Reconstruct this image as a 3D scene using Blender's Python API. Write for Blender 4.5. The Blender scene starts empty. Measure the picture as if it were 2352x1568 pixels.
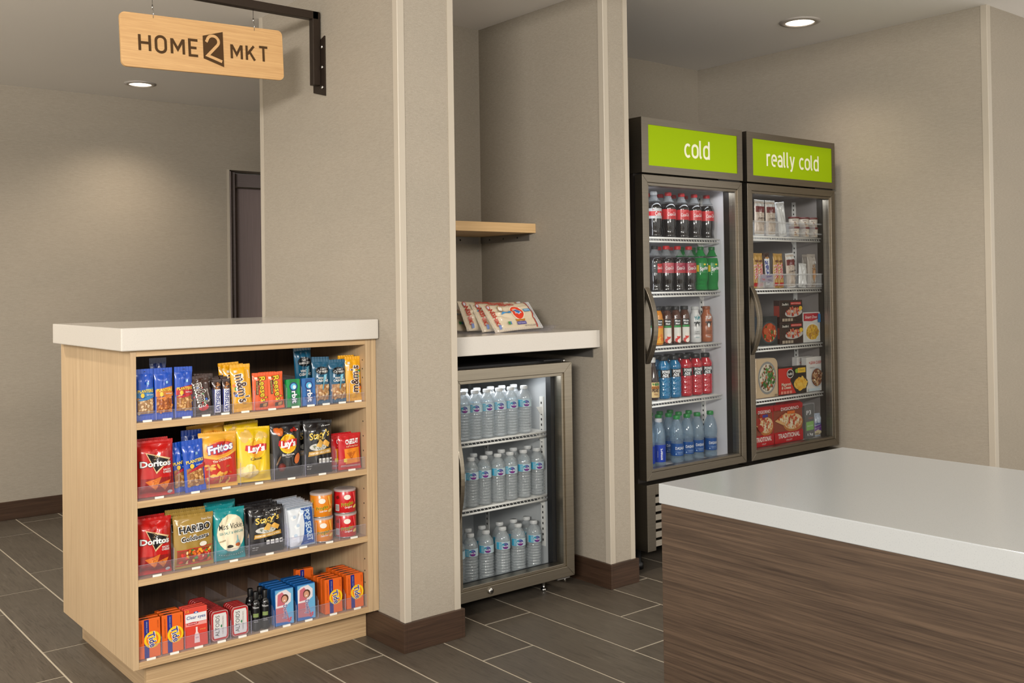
import bpy, bmesh, math, random
from mathutils import Vector, Matrix
from mathutils.geometry import tessellate_polygon
sc = bpy.context.scene
COL = sc.collection
R = math.radians
random.seed(7)
# ------------------------------------------------------------------ camera
cd = bpy.data.cameras.new('camera'); cam = bpy.data.objects.new('camera', cd); COL.objects.link(cam)
cam.matrix_world = Matrix(((0.77257993, 0.00355007, -0.63490759, 0.0),
                           (-0.63475046, -0.01861926, -0.77249284, 0.0),
                           (-0.01456391, 0.99982034, -0.01213146, 1.2), (0, 0, 0, 1)))
cd.sensor_fit = 'HORIZONTAL'; cd.sensor_width = 36.0
cd.lens = 2302.03 / 2352 * 36.0
cd.shift_x = (1176 - 1194.186) / 2352; cd.shift_y = (632.588 - 784) / 2352
cd.clip_start = .05
sc.camera = cam
# ------------------------------------------------------------------ world, room lights, exposure
sc.view_settings.view_transform = 'Standard'; sc.view_settings.look = 'None'
sc.view_settings.gamma = 1.0; sc.view_settings.use_curve_mapping = False
sc.view_settings.exposure = 0.0
w = bpy.data.worlds.new('lobby'); sc.world = w; w.use_nodes = True
w.node_tree.nodes['Background'].inputs[0].default_value = (1.0, .95, .88, 1)
w.node_tree.nodes['Background'].inputs[1].default_value = 1.15
def area(name, loc, size, power, color=(1, .9, .78), rot=(0, 0, 0), sy=None, spread=180):
    l = bpy.data.lights.new(name, 'AREA'); l.energy = power; l.color = color; l.size = size
    if sy: l.shape = 'RECTANGLE'; l.size_y = sy
    else: l.shape = 'DISK'
    l.spread = R(spread)
    o = bpy.data.objects.new(name, l); COL.objects.link(o); o.location = loc; o.rotation_euler = rot
    return o
area('lobby_light', (-2.3, -1.1, 2.25), 1.6, 430, (1, .95, .89), (R(66), 0, R(-50)), sy=.8)
area('lobby_light_front', (1.55, -1.3, 2.3), 1.5, 95, (1, .94, .87), (R(64), 0, R(-4)), sy=.8)
area('hall_light', (-1.6, 2.8, 2.3), 1.0, 40, (1, .93, .85), (R(30), 0, R(-40)), sy=.6)
area('downlight_by_column', (1.02, 2.15, 2.38), .5, 40, (1, .94, .86), spread=150)
area('downlight_by_island', (2.1, .95, 2.4), .4, 330, (.98, .97, .97), spread=60)
area('downlight_by_alcove', (3.3, 1.7, 2.4), .14, 12, spread=130)
area('downlight_by_hall', (.1, 4.3, 2.3), .14, 24, spread=150)
area('downlight_by_cabinet', (.35, 2.1, 2.35), .14, 18, spread=130)
sc.cycles.max_bounces = 7; sc.cycles.diffuse_bounces = 3; sc.cycles.glossy_bounces = 3
sc.cycles.transmission_bounces = 6; sc.cycles.transparent_max_bounces = 14
sc.cycles.caustics_reflective = False; sc.cycles.caustics_refractive = False
sc.cycles.use_denoising = True; sc.cycles.use_adaptive_sampling = True; sc.cycles.adaptive_threshold = .02
sc.cycles.sample_clamp_indirect = 4.0
# ------------------------------------------------------------------ materials
MATS = {}; DIM = 1.0
def lin(c): return tuple(((v / 255) / 12.92 if v / 255 <= .04045 else ((v / 255 + .055) / 1.055) ** 2.4) for v in c)
def newmat(name):
    m = bpy.data.materials.new(name); m.use_nodes = True
    return m, m.node_tree, m.node_tree.nodes['Principled BSDF']
def C(col, rough=.45, metal=0, spec=.5, emit=0, coat=0):
    """flat coloured material from an sRGB hex string or tuple"""
    if isinstance(col, str): rgb = tuple(int(col[i:i + 2], 16) for i in (0, 2, 4))
    else: rgb = col
    key = (rgb, rough, metal, spec, emit, coat, DIM)
    if key in MATS: return MATS[key]
    m, nt, b = newmat('paint_%02x%02x%02x' % rgb)
    c = tuple(v * DIM for v in lin(rgb)) + (1,)
    b.inputs['Base Color'].default_value = c; b.inputs['Roughness'].default_value = rough
    b.inputs['Metallic'].default_value = metal; b.inputs['Specular IOR Level'].default_value = spec
    if coat: b.inputs['Coat Weight'].default_value = coat; b.inputs['Coat Roughness'].default_value = .12
    if emit:
        b.inputs['Emission Color'].default_value = c; b.inputs['Emission Strength'].default_value = emit
    m.diffuse_color = c
    MATS[key] = m
    return m
def nodes(nt, *spec):
    return [nt.nodes.new('ShaderNode' + s) for s in spec]
def mapped(nt, scale, rot=(0, 0, 0), coord='Object'):
    tc, mp = nodes(nt, 'TexCoord', 'Mapping')
    nt.links.new(tc.outputs[coord], mp.inputs[0]); mp.inputs['Scale'].default_value = scale; mp.inputs['Rotation'].default_value = rot
    return mp.outputs[0]
def noise(nt, vec, scale, detail=4, rough=.6, dist=0):
    n, = nodes(nt, 'TexNoise'); n.inputs['Scale'].default_value = scale; n.inputs['Detail'].default_value = detail
    n.inputs['Roughness'].default_value = rough; n.inputs['Distortion'].default_value = dist
    nt.links.new(vec, n.inputs['Vector']); return n.outputs['Fac']
def ramp(nt, fac, stops):
    r, = nodes(nt, 'ValToRGB'); e = r.color_ramp.elements
    while len(e) < len(stops): e.new(.5)
    for k, (p, c) in enumerate(stops): e[k].position = p; e[k].color = lin(c) + (1,)
    nt.links.new(fac, r.inputs[0]); return r.outputs[0]
def mixc(nt, a, b, fac, mode='MIX'):
    m, = nodes(nt, 'Mix'); m.data_type = 'RGBA'; m.blend_type = mode
    if isinstance(fac, float): m.inputs[0].default_value = fac
    else: nt.links.new(fac, m.inputs[0])
    nt.links.new(a, m.inputs[6]); nt.links.new(b, m.inputs[7]); return m.outputs[2]
def bump(nt, h, b, strength=.2, dist=.001):
    n, = nodes(nt, 'Bump'); n.inputs['Strength'].default_value = strength; n.inputs['Distance'].default_value = dist
    nt.links.new(h, n.inputs['Height']); nt.links.new(n.outputs[0], b.inputs['Normal'])
def fabric():
    m, nt, b = newmat('linen_wallcovering')
    f1 = noise(nt, mapped(nt, (260, 260, 700)), 1, 2, .7); f2 = noise(nt, mapped(nt, (45, 45, 620)), 1, 3, .7); f3 = noise(nt, mapped(nt, (2, 2, 5)), 1, 2)
    c1 = ramp(nt, f1, [(.32, (134, 126, 113)), (.68, (176, 167, 152))]); c2 = ramp(nt, f2, [(.3, (131, 123, 110)), (.7, (177, 168, 153))])
    c = mixc(nt, c1, c2, .5); c3 = ramp(nt, f3, [(.3, (146, 139, 127)), (.7, (158, 148, 134))])
    nt.links.new(mixc(nt, c, c3, .3), b.inputs['Base Color']); b.inputs['Roughness'].default_value = .75; b.inputs['Specular IOR Level'].default_value = .25
    bump(nt, f1, b, .25, .0008); return m
def wood(name, dark, light, scale, rough=.45, amt=1.0, fine=None, spec=.4):
    """grain runs along the axis whose scale is small"""
    m, nt, b = newmat(name)
    v = mapped(nt, scale); f1 = noise(nt, v, 1, 5, .65, .6); f2 = noise(nt, mapped(nt, tuple(s * 4 for s in scale)), 1, 2, .6)
    mid = tuple((a + c) / 2 for a, c in zip(dark, light))
    c1 = ramp(nt, f1, [(.34, dark), (.5, mid), (.66, light)]); c2 = ramp(nt, f2, [(.35, dark), (.6, light)])
    nt.links.new(mixc(nt, c1, c2, .35), b.inputs['Base Color']); b.inputs['Roughness'].default_value = rough; b.inputs['Specular IOR Level'].default_value = spec
    bump(nt, f1, b, .12, .0006); return m
def tilemat():
    m, nt, b = newmat('wood_look_tile')
    oi, = nodes(nt, 'ObjectInfo')
    tc, mp, add = nodes(nt, 'TexCoord', 'Mapping', 'VectorMath')
    nt.links.new(tc.outputs['Object'], add.inputs[0])
    sc_, = nodes(nt, 'VectorMath'); sc_.operation = 'SCALE'; sc_.inputs[0].default_value = (31, 17, 0); nt.links.new(oi.outputs['Random'], sc_.inputs['Scale'])
    nt.links.new(sc_.outputs[0], add.inputs[1]); nt.links.new(add.outputs[0], mp.inputs[0]); mp.inputs['Scale'].default_value = (105, 7, 10)
    f1 = noise(nt, mp.outputs[0], 1, 5, .65, 1.6)
    mp2, = nodes(nt, 'Mapping'); nt.links.new(add.outputs[0], mp2.inputs[0]); mp2.inputs['Scale'].default_value = (6, 3, 1); f2 = noise(nt, mp2.outputs[0], 1, 4)
    c1 = ramp(nt, f1, [(.34, (44, 38, 31)), (.47, (84, 76, 66)), (.6, (92, 85, 74)), (.72, (118, 110, 98))])
    c2 = ramp(nt, f2, [(.3, (62, 53, 44)), (.7, (96, 90, 80))]); c3 = ramp(nt, oi.outputs['Random'], [(0, (66, 58, 49)), (1, (92, 86, 77))])
    nt.links.new(mixc(nt, mixc(nt, c1, c2, .3), c3, .25), b.inputs['Base Color']); b.inputs['Roughness'].default_value = .42
    bump(nt, f1, b, .12, .0006); return m
def quartz(name, base, speck):
    m, nt, b = newmat(name)
    f = noise(nt, mapped(nt, (420, 420, 420)), 1, 2, .6)
    nt.links.new(ramp(nt, f, [(.0, speck), (.33, speck), (.4, base), (1, base)]), b.inputs['Base Color'])
    b.inputs['Roughness'].default_value = .16; b.inputs['Specular IOR Level'].default_value = .5; return m
def glass_pane():
    m = bpy.data.materials.new('door_glass'); m.use_nodes = True; nt = m.node_tree; nt.nodes.clear()
    t, g, mx, fr, o = nodes(nt, 'BsdfTransparent', 'BsdfGlossy', 'MixShader', 'LayerWeight', 'OutputMaterial')
    t.inputs[0].default_value = (.93, .94, .94, 1); g.inputs['Roughness'].default_value = .02; fr.inputs['Blend'].default_value = .12
    nt.links.new(fr.outputs['Fresnel'], mx.inputs[0]); nt.links.new(t.outputs[0], mx.inputs[1]); nt.links.new(g.outputs[0], mx.inputs[2]); nt.links.new(mx.outputs[0], o.inputs[0]); return m
def clear_plastic(name, tint, opac=.1, rough=.08, col=(1, 1, 1)):
    m = bpy.data.materials.new(name); m.use_nodes = True; nt = m.node_tree; nt.nodes.clear()
    t, p, mx, o = nodes(nt, 'BsdfTransparent', 'BsdfPrincipled', 'MixShader', 'OutputMaterial')
    t.inputs[0].default_value = tint + (1,); p.inputs['Base Color'].default_value = col + (1,); p.inputs['Roughness'].default_value = rough
    mx.inputs[0].default_value = opac
    nt.links.new(t.outputs[0], mx.inputs[1]); nt.links.new(p.outputs[0], mx.inputs[2]); nt.links.new(mx.outputs[0], o.inputs[0]); return m
def liquid(name, col, ior=1.33, rough=.03, trans=1.0):
    m, nt, b = newmat(name); b.inputs['Base Color'].default_value = col + (1,); b.inputs['IOR'].default_value = ior
    b.inputs['Roughness'].default_value = rough; b.inputs['Transmission Weight'].default_value = trans; return m
def steel(name, col, rough, stretch=(4, 4, 400), metal=1.0):
    m, nt, b = newmat(name); f = noise(nt, mapped(nt, stretch), 1, 3)
    c2 = tuple(min(255, int(v * 1.1)) for v in col)
    nt.links.new(ramp(nt, f, [(.3, col), (.7, c2)]), b.inputs['Base Color']); b.inputs['Metallic'].default_value = metal; b.inputs['Roughness'].default_value = rough; return m
def pet(name, tr, col, mix):
    m = bpy.data.materials.new(name); m.use_nodes = True; nt = m.node_tree; nt.nodes.clear()
    t, p, mx, o = nodes(nt, 'BsdfTransparent', 'BsdfPrincipled', 'MixShader', 'OutputMaterial')
    t.inputs[0].default_value = tr + (1,); p.inputs['Base Color'].default_value = col + (1,); p.inputs['Roughness'].default_value = .06; p.inputs['Transmission Weight'].default_value = .35
    p.inputs['IOR'].default_value = 1.33; p.inputs['Specular IOR Level'].default_value = 1.0; p.inputs['Coat Weight'].default_value = 1.0; p.inputs['Coat IOR'].default_value = 1.8
    f = noise(nt, mapped(nt, (90, 90, 60)), 1, 2, .5, .5); bump(nt, f, p, .35, .002)
    mx.inputs[0].default_value = mix
    nt.links.new(t.outputs[0], mx.inputs[1]); nt.links.new(p.outputs[0], mx.inputs[2]); nt.links.new(mx.outputs[0], o.inputs[0]); return m
FAB = fabric()
OAKV = wood('pale_oak_vertical', (166, 140, 107), (192, 167, 132), (90, 90, 1.6))
OAKH = wood('pale_oak_horizontal', (160, 130, 93), (198, 169, 130), (1.6, 60, 150))
OAKIN = wood('pale_oak_inside', (150, 124, 94), (178, 150, 116), (90, 90, 1.6))
OAKD = wood('shade_darkened_cabinet_back', (58, 42, 30), (84, 63, 46), (90, 90, 1.6))  # cabinet back wood, with the shade inside the shelves put into its colour
BAMB = wood('bamboo', (184, 142, 92), (208, 168, 116), (5, 110, 260))
WALN = wood('walnut_laminate', (44, 33, 25), (84, 68, 54), (60, 2.2, 140), rough=.4)
BASE = wood('dark_walnut_baseboard', (46, 33, 24), (76, 56, 43), (2.5, 2.5, 120), rough=.4)
TILE = tilemat(); GROUT = C('b3aa98', .8)
QZ = quartz('speckled_quartz', (196, 191, 183), (176, 171, 162)); QZW = quartz('white_quartz', (158, 161, 162), (148, 151, 152))
CEIL = C((238, 236, 234), .9, spec=.2); TRIM = C((178, 169, 154), .45)
GLASS = glass_pane(); ACR = clear_plastic('clear_acrylic', (.95, .95, .98), .035, .04); ACRE = clear_plastic('acrylic_edge', (.78, .78, .86), .25, .1, (.7, .7, .8))
FROST = clear_plastic('frosted_plastic', (.97, .97, .97), .22, .3, (.85, .85, .86)); WRAP = clear_plastic('clear_wrap', (.95, .95, .97), .12, .1)
STEEL = steel('brushed_steel', (150, 142, 128), .3); DSTEEL = steel('dark_bronze_steel', (128, 121, 110), .36); MBRN = C((52, 42, 34), .45, .6)
BRZ = C('3a2c22', .45, .3); BLK = C((14, 14, 15), .4); GASK = C((22, 22, 24), .5); CHR = C((200, 200, 198), .18, 1.0); WIRE = C((232, 230, 226), .35)
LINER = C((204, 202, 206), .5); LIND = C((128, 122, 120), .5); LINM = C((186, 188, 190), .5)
WATER = pet('water_bottle_clear', (.90, .92, .93), (.72, .75, .77), .42); COLA = C((18, 9, 7), .12, spec=.7, coat=.4)
GREENL = liquid('green_soda', (.02, .42, .08), 1.15, .06, .6); BLUEL = C((14, 100, 146), .14, spec=.6, coat=.5); REDL = C((170, 16, 36), .14, spec=.6, coat=.5)
PETCLR = clear_plastic('pet_plastic', (.86, .87, .88), .18, .06, (.6, .62, .65)); PETBLUE = pet('blue_tinted_water_bottle', (.78, .88, .96), (.42, .54, .64), .36)
# ------------------------------------------------------------------ mesh building
class MB:
    def __init__(s): s.v = []; s.f = []; s.m = []; s.s = []; s.mats = []
    def mi(s, mat):
        if mat not in s.mats: s.mats.append(mat)
        return s.mats.index(mat)
    def add(s, vs, fs, mat, smooth=False):
        n = len(s.v); k = s.mi(mat); s.v.extend(vs)
        for f in fs: s.f.append(tuple(i + n for i in f)); s.m.append(k); s.s.append(smooth)
        return s
    def box(s, x0, x1, y0, y1, z0, z1, mat):
        v = [(x, y, z) for z in (z0, z1) for y in (y0, y1) for x in (x0, x1)]
        return s.add(v, [(0, 2, 3, 1), (4, 5, 7, 6), (0, 1, 5, 4), (2, 6, 7, 3), (0, 4, 6, 2), (1, 3, 7, 5)], mat)
    def prism(s, pts, axis, a, b, mat):
        """polygon pts extruded along axis 'x','y' or 'z' from a to b"""
        def P(p, t): return (t, p[0], p[1]) if axis == 'x' else ((p[0], t, p[1]) if axis == 'y' else (p[0], p[1], t))
        n = len(pts); v = [P(p, a) for p in pts] + [P(p, b) for p in pts]
        fs = [tuple(range(n))[::-1], tuple(range(n, 2 * n))] + [(i, (i + 1) % n, (i + 1) % n + n, i + n) for i in range(n)]
        return s.add(v, fs, mat)
    def lathe(s, prof, mat, n=20, cx=0, cy=0, smooth=True, cap=True):
        v = []; fs = []
        for r, z in prof:
            for k in range(n):
                a = 2 * math.pi * k / n; v.append((cx + r * math.cos(a), cy + r * math.sin(a), z))
        m = len(prof)
        for j in range(m - 1):
            for k in range(n):
                k2 = (k + 1) % n; fs.append((j * n + k, j * n + k2, (j + 1) * n + k2, (j + 1) * n + k))
        if cap: fs.append(tuple(range(n))[::-1]); fs.append(tuple(range((m - 1) * n, m * n)))
        return s.add(v, fs, mat, smooth)
    def tube(s, pts, r, mat, n=8, closed=False):
        pts = [Vector(p) for p in pts]; v = []; fs = []; m = len(pts); up0 = None
        for i, p in enumerate(pts):
            a = pts[(i - 1) % m] if (i or closed) else p; b = pts[(i + 1) % m] if (i < m - 1 or closed) else p
            d = (b - a).normalized(); ref = Vector((0, 0, 1)) if abs(d.z) < .9 else Vector((0, 1, 0))
            x = d.cross(ref).normalized(); y = d.cross(x)
            for k in range(n):
                t = 2 * math.pi * k / n; v.append(tuple(p + x * math.cos(t) * r + y * math.sin(t) * r))
        for i in range(m if closed else m - 1):
            for k in range(n):
                i2 = (i + 1) % m; k2 = (k + 1) % n; fs.append((i * n + k, i * n + k2, i2 * n + k2, i2 * n + k))
        if not closed: fs.append(tuple(range(n))[::-1]); fs.append(tuple(range((m - 1) * n, m * n)))
        return s.add(v, fs, mat, True)
    def build(s, name, parent=None, bevel=0, seg=2, label=None, fix=True):
        me = bpy.data.meshes.new(name)
        off = Vector((0, 0, 0)); p = parent
        while p is not None: off += p.location; p = p.parent
        me.from_pydata([(x - off.x, y - off.y, z - off.z) for x, y, z in s.v], [], s.f)
        for m in s.mats: me.materials.append(m)
        me.polygons.foreach_set('material_index', s.m); me.polygons.foreach_set('use_smooth', s.s)
        if bevel or fix:
            bm = bmesh.new(); bm.from_mesh(me)
            if fix: bmesh.ops.recalc_face_normals(bm, faces=bm.faces)
            if bevel:
                bmesh.ops.bevel(bm, geom=bm.edges[:], offset=bevel, segments=seg, affect='EDGES', profile=.5, clamp_overlap=True)
            bm.to_mesh(me); bm.free()
        me.update()
        o = bpy.data.objects.new(name, me); COL.objects.link(o)
        if parent is not None: o.parent = parent; KIDS.setdefault(parent.name, []).append(o)
        if label: o['label'] = label
        return o
KIDS = {}
def box(name, x0, x1, y0, y1, z0, z1, mat, parent=None, bevel=0, label=None):
    return MB().box(x0, x1, y0, y1, z0, z1, mat).build(name, parent, bevel, label=label)
def empty(name, loc, label=None, cat=None, group=None):
    o = bpy.data.objects.new(name, None); COL.objects.link(o); o.location = loc; o.empty_display_size = .05
    if label: o['label'] = label
    if cat: o['category'] = cat
    if group: o['group'] = group
    return o
def struct(o, label=None):
    o['kind'] = 'structure'
    if label: o['label'] = label
    return o
def copy_tree(o, parent=None):
    c = o.copy(); COL.objects.link(c); c.parent = parent
    for k in KIDS.get(o.name, ()): copy_tree(k, c)
    return c
# ------------------------------------------------------------------ writing
TXT = {}
def glyphs(txt, bold=0, shear=0):
    key = (txt, bold, shear)
    if key in TXT: return TXT[key]
    cu = bpy.data.curves.new('t', 'FONT'); cu.body = txt; cu.size = 1; cu.resolution_u = 2; cu.offset = bold; cu.shear = shear; cu.align_x = 'CENTER'
    o = bpy.data.objects.new('t', cu); COL.objects.link(o)
    dg = bpy.context.evaluated_depsgraph_get(); dg.update()
    me = bpy.data.meshes.new_from_object(o.evaluated_get(dg))
    vs = [(v.co.x, v.co.y) for v in me.vertices]; fs = [tuple(p.vertices) for p in me.polygons]
    bpy.data.objects.remove(o); bpy.data.curves.remove(cu); bpy.data.meshes.remove(me)
    x0 = min(v[0] for v in vs); x1 = max(v[0] for v in vs)
    vs = [((x - (x0 + x1) / 2) / .73, (y - .365) / .73) for x, y in vs]   # capitals one unit high, centred
    TXT[key] = (vs, fs, (x1 - x0) / .73)
    return TXT[key]
def dice(pts, fs, L):
    pts = list(pts); out = []; L2 = L * L
    def d2(a, b): return (pts[a][0] - pts[b][0]) ** 2 + (pts[a][1] - pts[b][1]) ** 2
    mid = {}
    def m(a, b):
        k = (a, b) if a < b else (b, a)
        if k not in mid: mid[k] = len(pts); pts.append(((pts[a][0] + pts[b][0]) / 2, (pts[a][1] + pts[b][1]) / 2))
        return mid[k]
    st = []
    for f in fs:
        n = len(f)
        if max(d2(f[i], f[(i + 1) % n]) for i in range(n)) <= L2 and n < 5: out.append(f); continue
        if n == 3: st.append(tuple(f))
        elif n == 4: st += [(f[0], f[1], f[2]), (f[0], f[2], f[3])]
        else:
            tr = tessellate_polygon([[Vector((pts[i][0], pts[i][1], 0)) for i in f]]); st += [tuple(f[i] for i in t) for t in tr]
    while st:
        a, b, c = st.pop(); e = (d2(a, b), d2(b, c), d2(c, a)); k = max(e)
        if k <= L2: out.append((a, b, c)); continue
        if e[1] == k: a, b, c = b, c, a
        elif e[2] == k: a, b, c = c, a, b
        q = m(a, b); st += [(a, q, c), (q, b, c)]
    return pts, out
class Pr:
    """flat print laid on a surface; surf(x, z, lift) gives a point"""
    def __init__(s, surf, lift=.0005, curved=0): s.surf = surf; s.b = MB(); s.l = lift; s.curved = curved
    def _put(s, pts, fs, col):
        s.l += .00016
        if s.curved: pts, fs = dice(pts, fs, s.curved)
        s.b.add([s.surf(x, z, s.l) for x, z in pts], fs, C(col, .3) if not isinstance(col, bpy.types.Material) else col)
        return s
    def T(s, txt, x, z, h, col, w=None, rot=0, bold=0, sh=0):
        vs, fs, W = glyphs(txt, bold, sh); k = (w / (W * h)) if w else 1.0
        c, n = math.cos(R(rot)), math.sin(R(rot))
        return s._put([(x + (a * h * k) * c - (b * h) * n, z + (a * h * k) * n + (b * h) * c) for a, b in vs], fs, col)
    def R(s, x, z, w, h, col, rot=0, nx=4, nz=4):
        c, n = math.cos(R(rot)), math.sin(R(rot)); pts = []; fs = []
        for j in range(nz + 1):
            for i in range(nx + 1):
                a = (i / nx - .5) * w; b = (j / nz - .5) * h; pts.append((x + a * c - b * n, z + a * n + b * c))
        for j in range(nz):
            for i in range(nx): q = j * (nx + 1) + i; fs.append((q, q + 1, q + nx + 2, q + nx + 1))
        return s._put(pts, fs, col)
    def E(s, x, z, rx, rz, col, rot=0, n=20, rings=None):
        rings = rings or (3 if max(rx, rz) > .012 else 1)
        c, m = math.cos(R(rot)), math.sin(R(rot)); pts = [(x, z)]; fs = []
        for q in range(1, rings + 1):
            for i in range(n):
                t = 2 * math.pi * i / n; a = rx * math.cos(t) * q / rings; b = rz * math.sin(t) * q / rings
                pts.append((x + a * c - b * m, z + a * m + b * c))
        for i in range(n): fs.append((0, 1 + i, 1 + (i + 1) % n))
        for q in range(1, rings):
            for i in range(n):
                i2 = (i + 1) % n; o = 1 + (q - 1) * n; fs.append((o + i, o + n + i, o + n + i2, o + i2))
        return s._put(pts, fs, col)
    def G(s, pts, col): return s._put(pts, [tuple(range(len(pts)))], col)
    def S(s, n, x, z, rx, rz, size, cols, seed=1, rect=False, asp=.65):
        rnd = random.Random(seed)
        for k in range(n):
            while True:
                a, b = rnd.uniform(-1, 1), rnd.uniform(-1, 1)
                if rect or a * a + b * b < 1: break
            q = size * rnd.uniform(.7, 1.25)
            s.E(x + a * rx, z + b * rz, q, q * asp, rnd.choice(cols), rnd.uniform(0, 180), n=8, rings=1)
            s.l -= .00011 * .8
        return s
    def build(s, name='printed_label', parent=None):
        return s.b.build(name, parent, fix=False)
def arc(cx, cy, rx, ry, a0, a1, n=12): return [(cx + rx * math.cos(R(a0 + (a1 - a0) * i / n)), cy + ry * math.sin(R(a0 + (a1 - a0) * i / n))) for i in range(n + 1)]
def ribbon(pts, w, closed=False):
    q = []
    for p in pts:
        if not q or math.hypot(p[0] - q[-1][0], p[1] - q[-1][1]) > 1e-5: q.append(p)
    if closed and math.hypot(q[0][0] - q[-1][0], q[0][1] - q[-1][1]) < 1e-5: q.pop()
    pts = q
    m = len(pts); L = []; Rr = []
    for i, p in enumerate(pts):
        a = pts[(i - 1) % m] if (i or closed) else None; b = pts[(i + 1) % m] if (i < m - 1 or closed) else None
        def nrm(p, q): dx, dy = q[0] - p[0], q[1] - p[1]; l = math.hypot(dx, dy) or 1; return (-dy / l, dx / l)
        n1 = nrm(a, p) if a else nrm(p, b); n2 = nrm(p, b) if b else n1
        mx, my = n1[0] + n2[0], n1[1] + n2[1]; l = math.hypot(mx, my) or 1; mx, my = mx / l, my / l
        k = w / 2 / max(.35, mx * n1[0] + my * n1[1])
        L.append((p[0] + mx * k, p[1] + my * k)); Rr.append((p[0] - mx * k, p[1] - my * k))
    fs = [(i, (i + 1) % m, (i + 1) % m + m, i + m) for i in range(m if closed else m - 1)]
    return L + Rr, fs
# stroke letters of a plain signage face: paths, advance
def rrect(w, h, r): return arc(w - r, h - r, r, r, 0, 90, 5) + arc(r, h - r, r, r, 90, 180, 5) + arc(r, r, r, r, 180, 270, 5) + arc(w - r, r, r, r, 270, 360, 5)
SG = {
    'H': ([[(0, 0), (0, 1)], [(.58, 0), (.58, 1)], [(0, .5), (.58, .5)]], .58),
    'O': ([rrect(.56, 1, .28) + ['c']], .56),
    'M': ([[(0, 0), (0, .97)], [(.7, 0), (.7, .97)], [(.02, .94), (.35, .3), (.68, .94)]], .7),
    'E': ([[(.5, 1), (0, 1), (0, 0), (.5, 0)], [(0, .5), (.42, .5)]], .5),
    'K': ([[(0, 0), (0, 1)], [(.04, .4), (.52, 1)], [(.2, .58), (.56, 0)]], .54),
    'T': ([[(0, 1), (.6, 1)], [(.3, 1), (.3, 0)]], .6),
    'c': ([arc(.24, .36, .24, .36, 50, 180, 9) + arc(.24, .36, .24, .36, 180, 310, 9)], .42),
    'o': ([rrect(.46, .72, .23) + ['c']], .46),
    'l': ([[(0, 1.04), (0, .14), (.04, .03), (.13, 0)]], .14),
    'd': ([rrect(.44, .72, .22) + ['c'], [(.44, 0 - .06), (.44, 1.04)]], .44),
    'r': ([[(0, -.06), (0, .78)], arc(.2, .5, .2, .22, 180, 60, 7)], .3),
    'e': ([[(.02, .38), (.44, .38), (.44, .45)] + arc(.22, .47, .22, .25, 0, 180, 9) + arc(.23, .25, .23, .25, 180, 300, 8)], .44),
    'a': ([arc(.2, .5, .2, .22, 150, 0, 8) + [(.4, -.06)], [(.4, .4), (.2, .4)] + arc(.19, .2, .19, .2, 90, 270, 8) + [(.4, .05)]], .42),
    'y': ([[(0, .78), (.2, 0)], [(.42, .78), (.2, 0), (.13, -.2), (0, -.24)]], .42),
    ' ': ([], .2)}
def sign_text(P, txt, x, z, h, col, wid, sw=.14, gap=.17, slope=0):
    adv = sum(SG[c][1] for c in txt) + gap * (len(txt) - 1); k = wid / adv; cx = x - wid / 2
    for ch in txt:
        for path in SG[ch][0]:
            cl = path[-1] == 'c'; pp = path[:-1] if cl else path
            vs, fs = ribbon([(cx + a * k, z + b * h) for a, b in pp], sw * h, cl)
            l0 = P.l; P._put(vs, fs, col); P.l = l0 + .00001
        cx += (SG[ch][1] + gap) * k
# ================================================================== the setting
ZH, ZN, ZA = 2.33, 2.395, 2.446           # ceiling heights: hall, niche, alcove
CX0, CX1, CY = 1.808, 2.032, 2.824        # first column
DX0, DX1, DY = 2.805, 2.939, 2.868        # second column
HB, NB, AB = 3.875, 3.69, 3.822           # hall corner, niche back, alcove back
AX, AY, HW = 4.5, 2.135, 5.9              # alcove right wall, its front corner, hall wall
fl = box('floor', -2.6, 6.2, -2.2, 6.4, -.05, -.0012, GROUT); struct(fl, 'grey brown wood look tile floor with pale grout lines')
tcache = {}
k0 = 0
for k in range(-3, 20):
    x0 = .68 + k * .2125; x1 = x0 + .2125; y = 3.369 + k * .2685
    while y > -.6: y -= .795
    while y < 5.9:
        ya, yb = y, min(y + .795, 5.9)
        if x1 > .1 and not (ya < .55 and x0 > 2.5) and not (ya > 3.9 and x0 > 3.6) and not (ya < 1.2 and x0 < .25):
            n = 'tile'
            key = round(yb - ya, 3)
            if key not in tcache:
                b = MB(); e = .0016; g = .0024; W = .2125 - 2 * g; H = yb - ya - 2 * g
                v = [(0, 0, -.006), (W, 0, -.006), (W, H, -.006), (0, H, -.006), (0, 0, -.0016), (W, 0, -.0016), (W, H, -.0016), (0, H, -.0016), (e, e, 0), (W - e, e, 0), (W - e, H - e, 0), (e, H - e, 0)]
                fs = [(i, (i + 1) % 4, (i + 1) % 4 + 4, i + 4) for i in range(4)] + [(i + 4, (i + 1) % 4 + 4, (i + 1) % 4 + 8, i + 8) for i in range(4)] + [(8, 9, 10, 11)]
                o = b.add(v, fs, TILE).build('tile', None, fix=False); tcache[key] = o.data
            else:
                o = bpy.data.objects.new('tile', tcache[key]); COL.objects.link(o)
            o.parent = fl; o.location = (x0 + .0024, ya + .0024, 0)
        y += .795
def wall(name, x0, x1, y0, y1, z0, z1, label): struct(box(name, x0, x1, y0, y1, z0, z1, FAB), label)
wall('wall_hall', -2.6, 2.54, HW, HW + .3, 0, 2.6, 'beige linen textured wall at the end of the hall')
wall('wall_hall_above_elevator', 2.54, 3.9, HW, HW + .3, 1.952, 2.6, 'beige linen textured wall above the elevator')
wall('wall_hall_east', 3.9, 4.2, AB + .2, HW + .3, 0, 2.6, 'beige wall closing the hall past the elevator')
wall('wall_column', CX0, CX1, CY, NB, 0, 2.6, 'beige linen textured column wall that carries the hanging sign')
wall('wall_niche_back', CX0, DX0 + .02, NB, HB, 0, 2.6, 'beige linen textured wall at the back of the niche')
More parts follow.
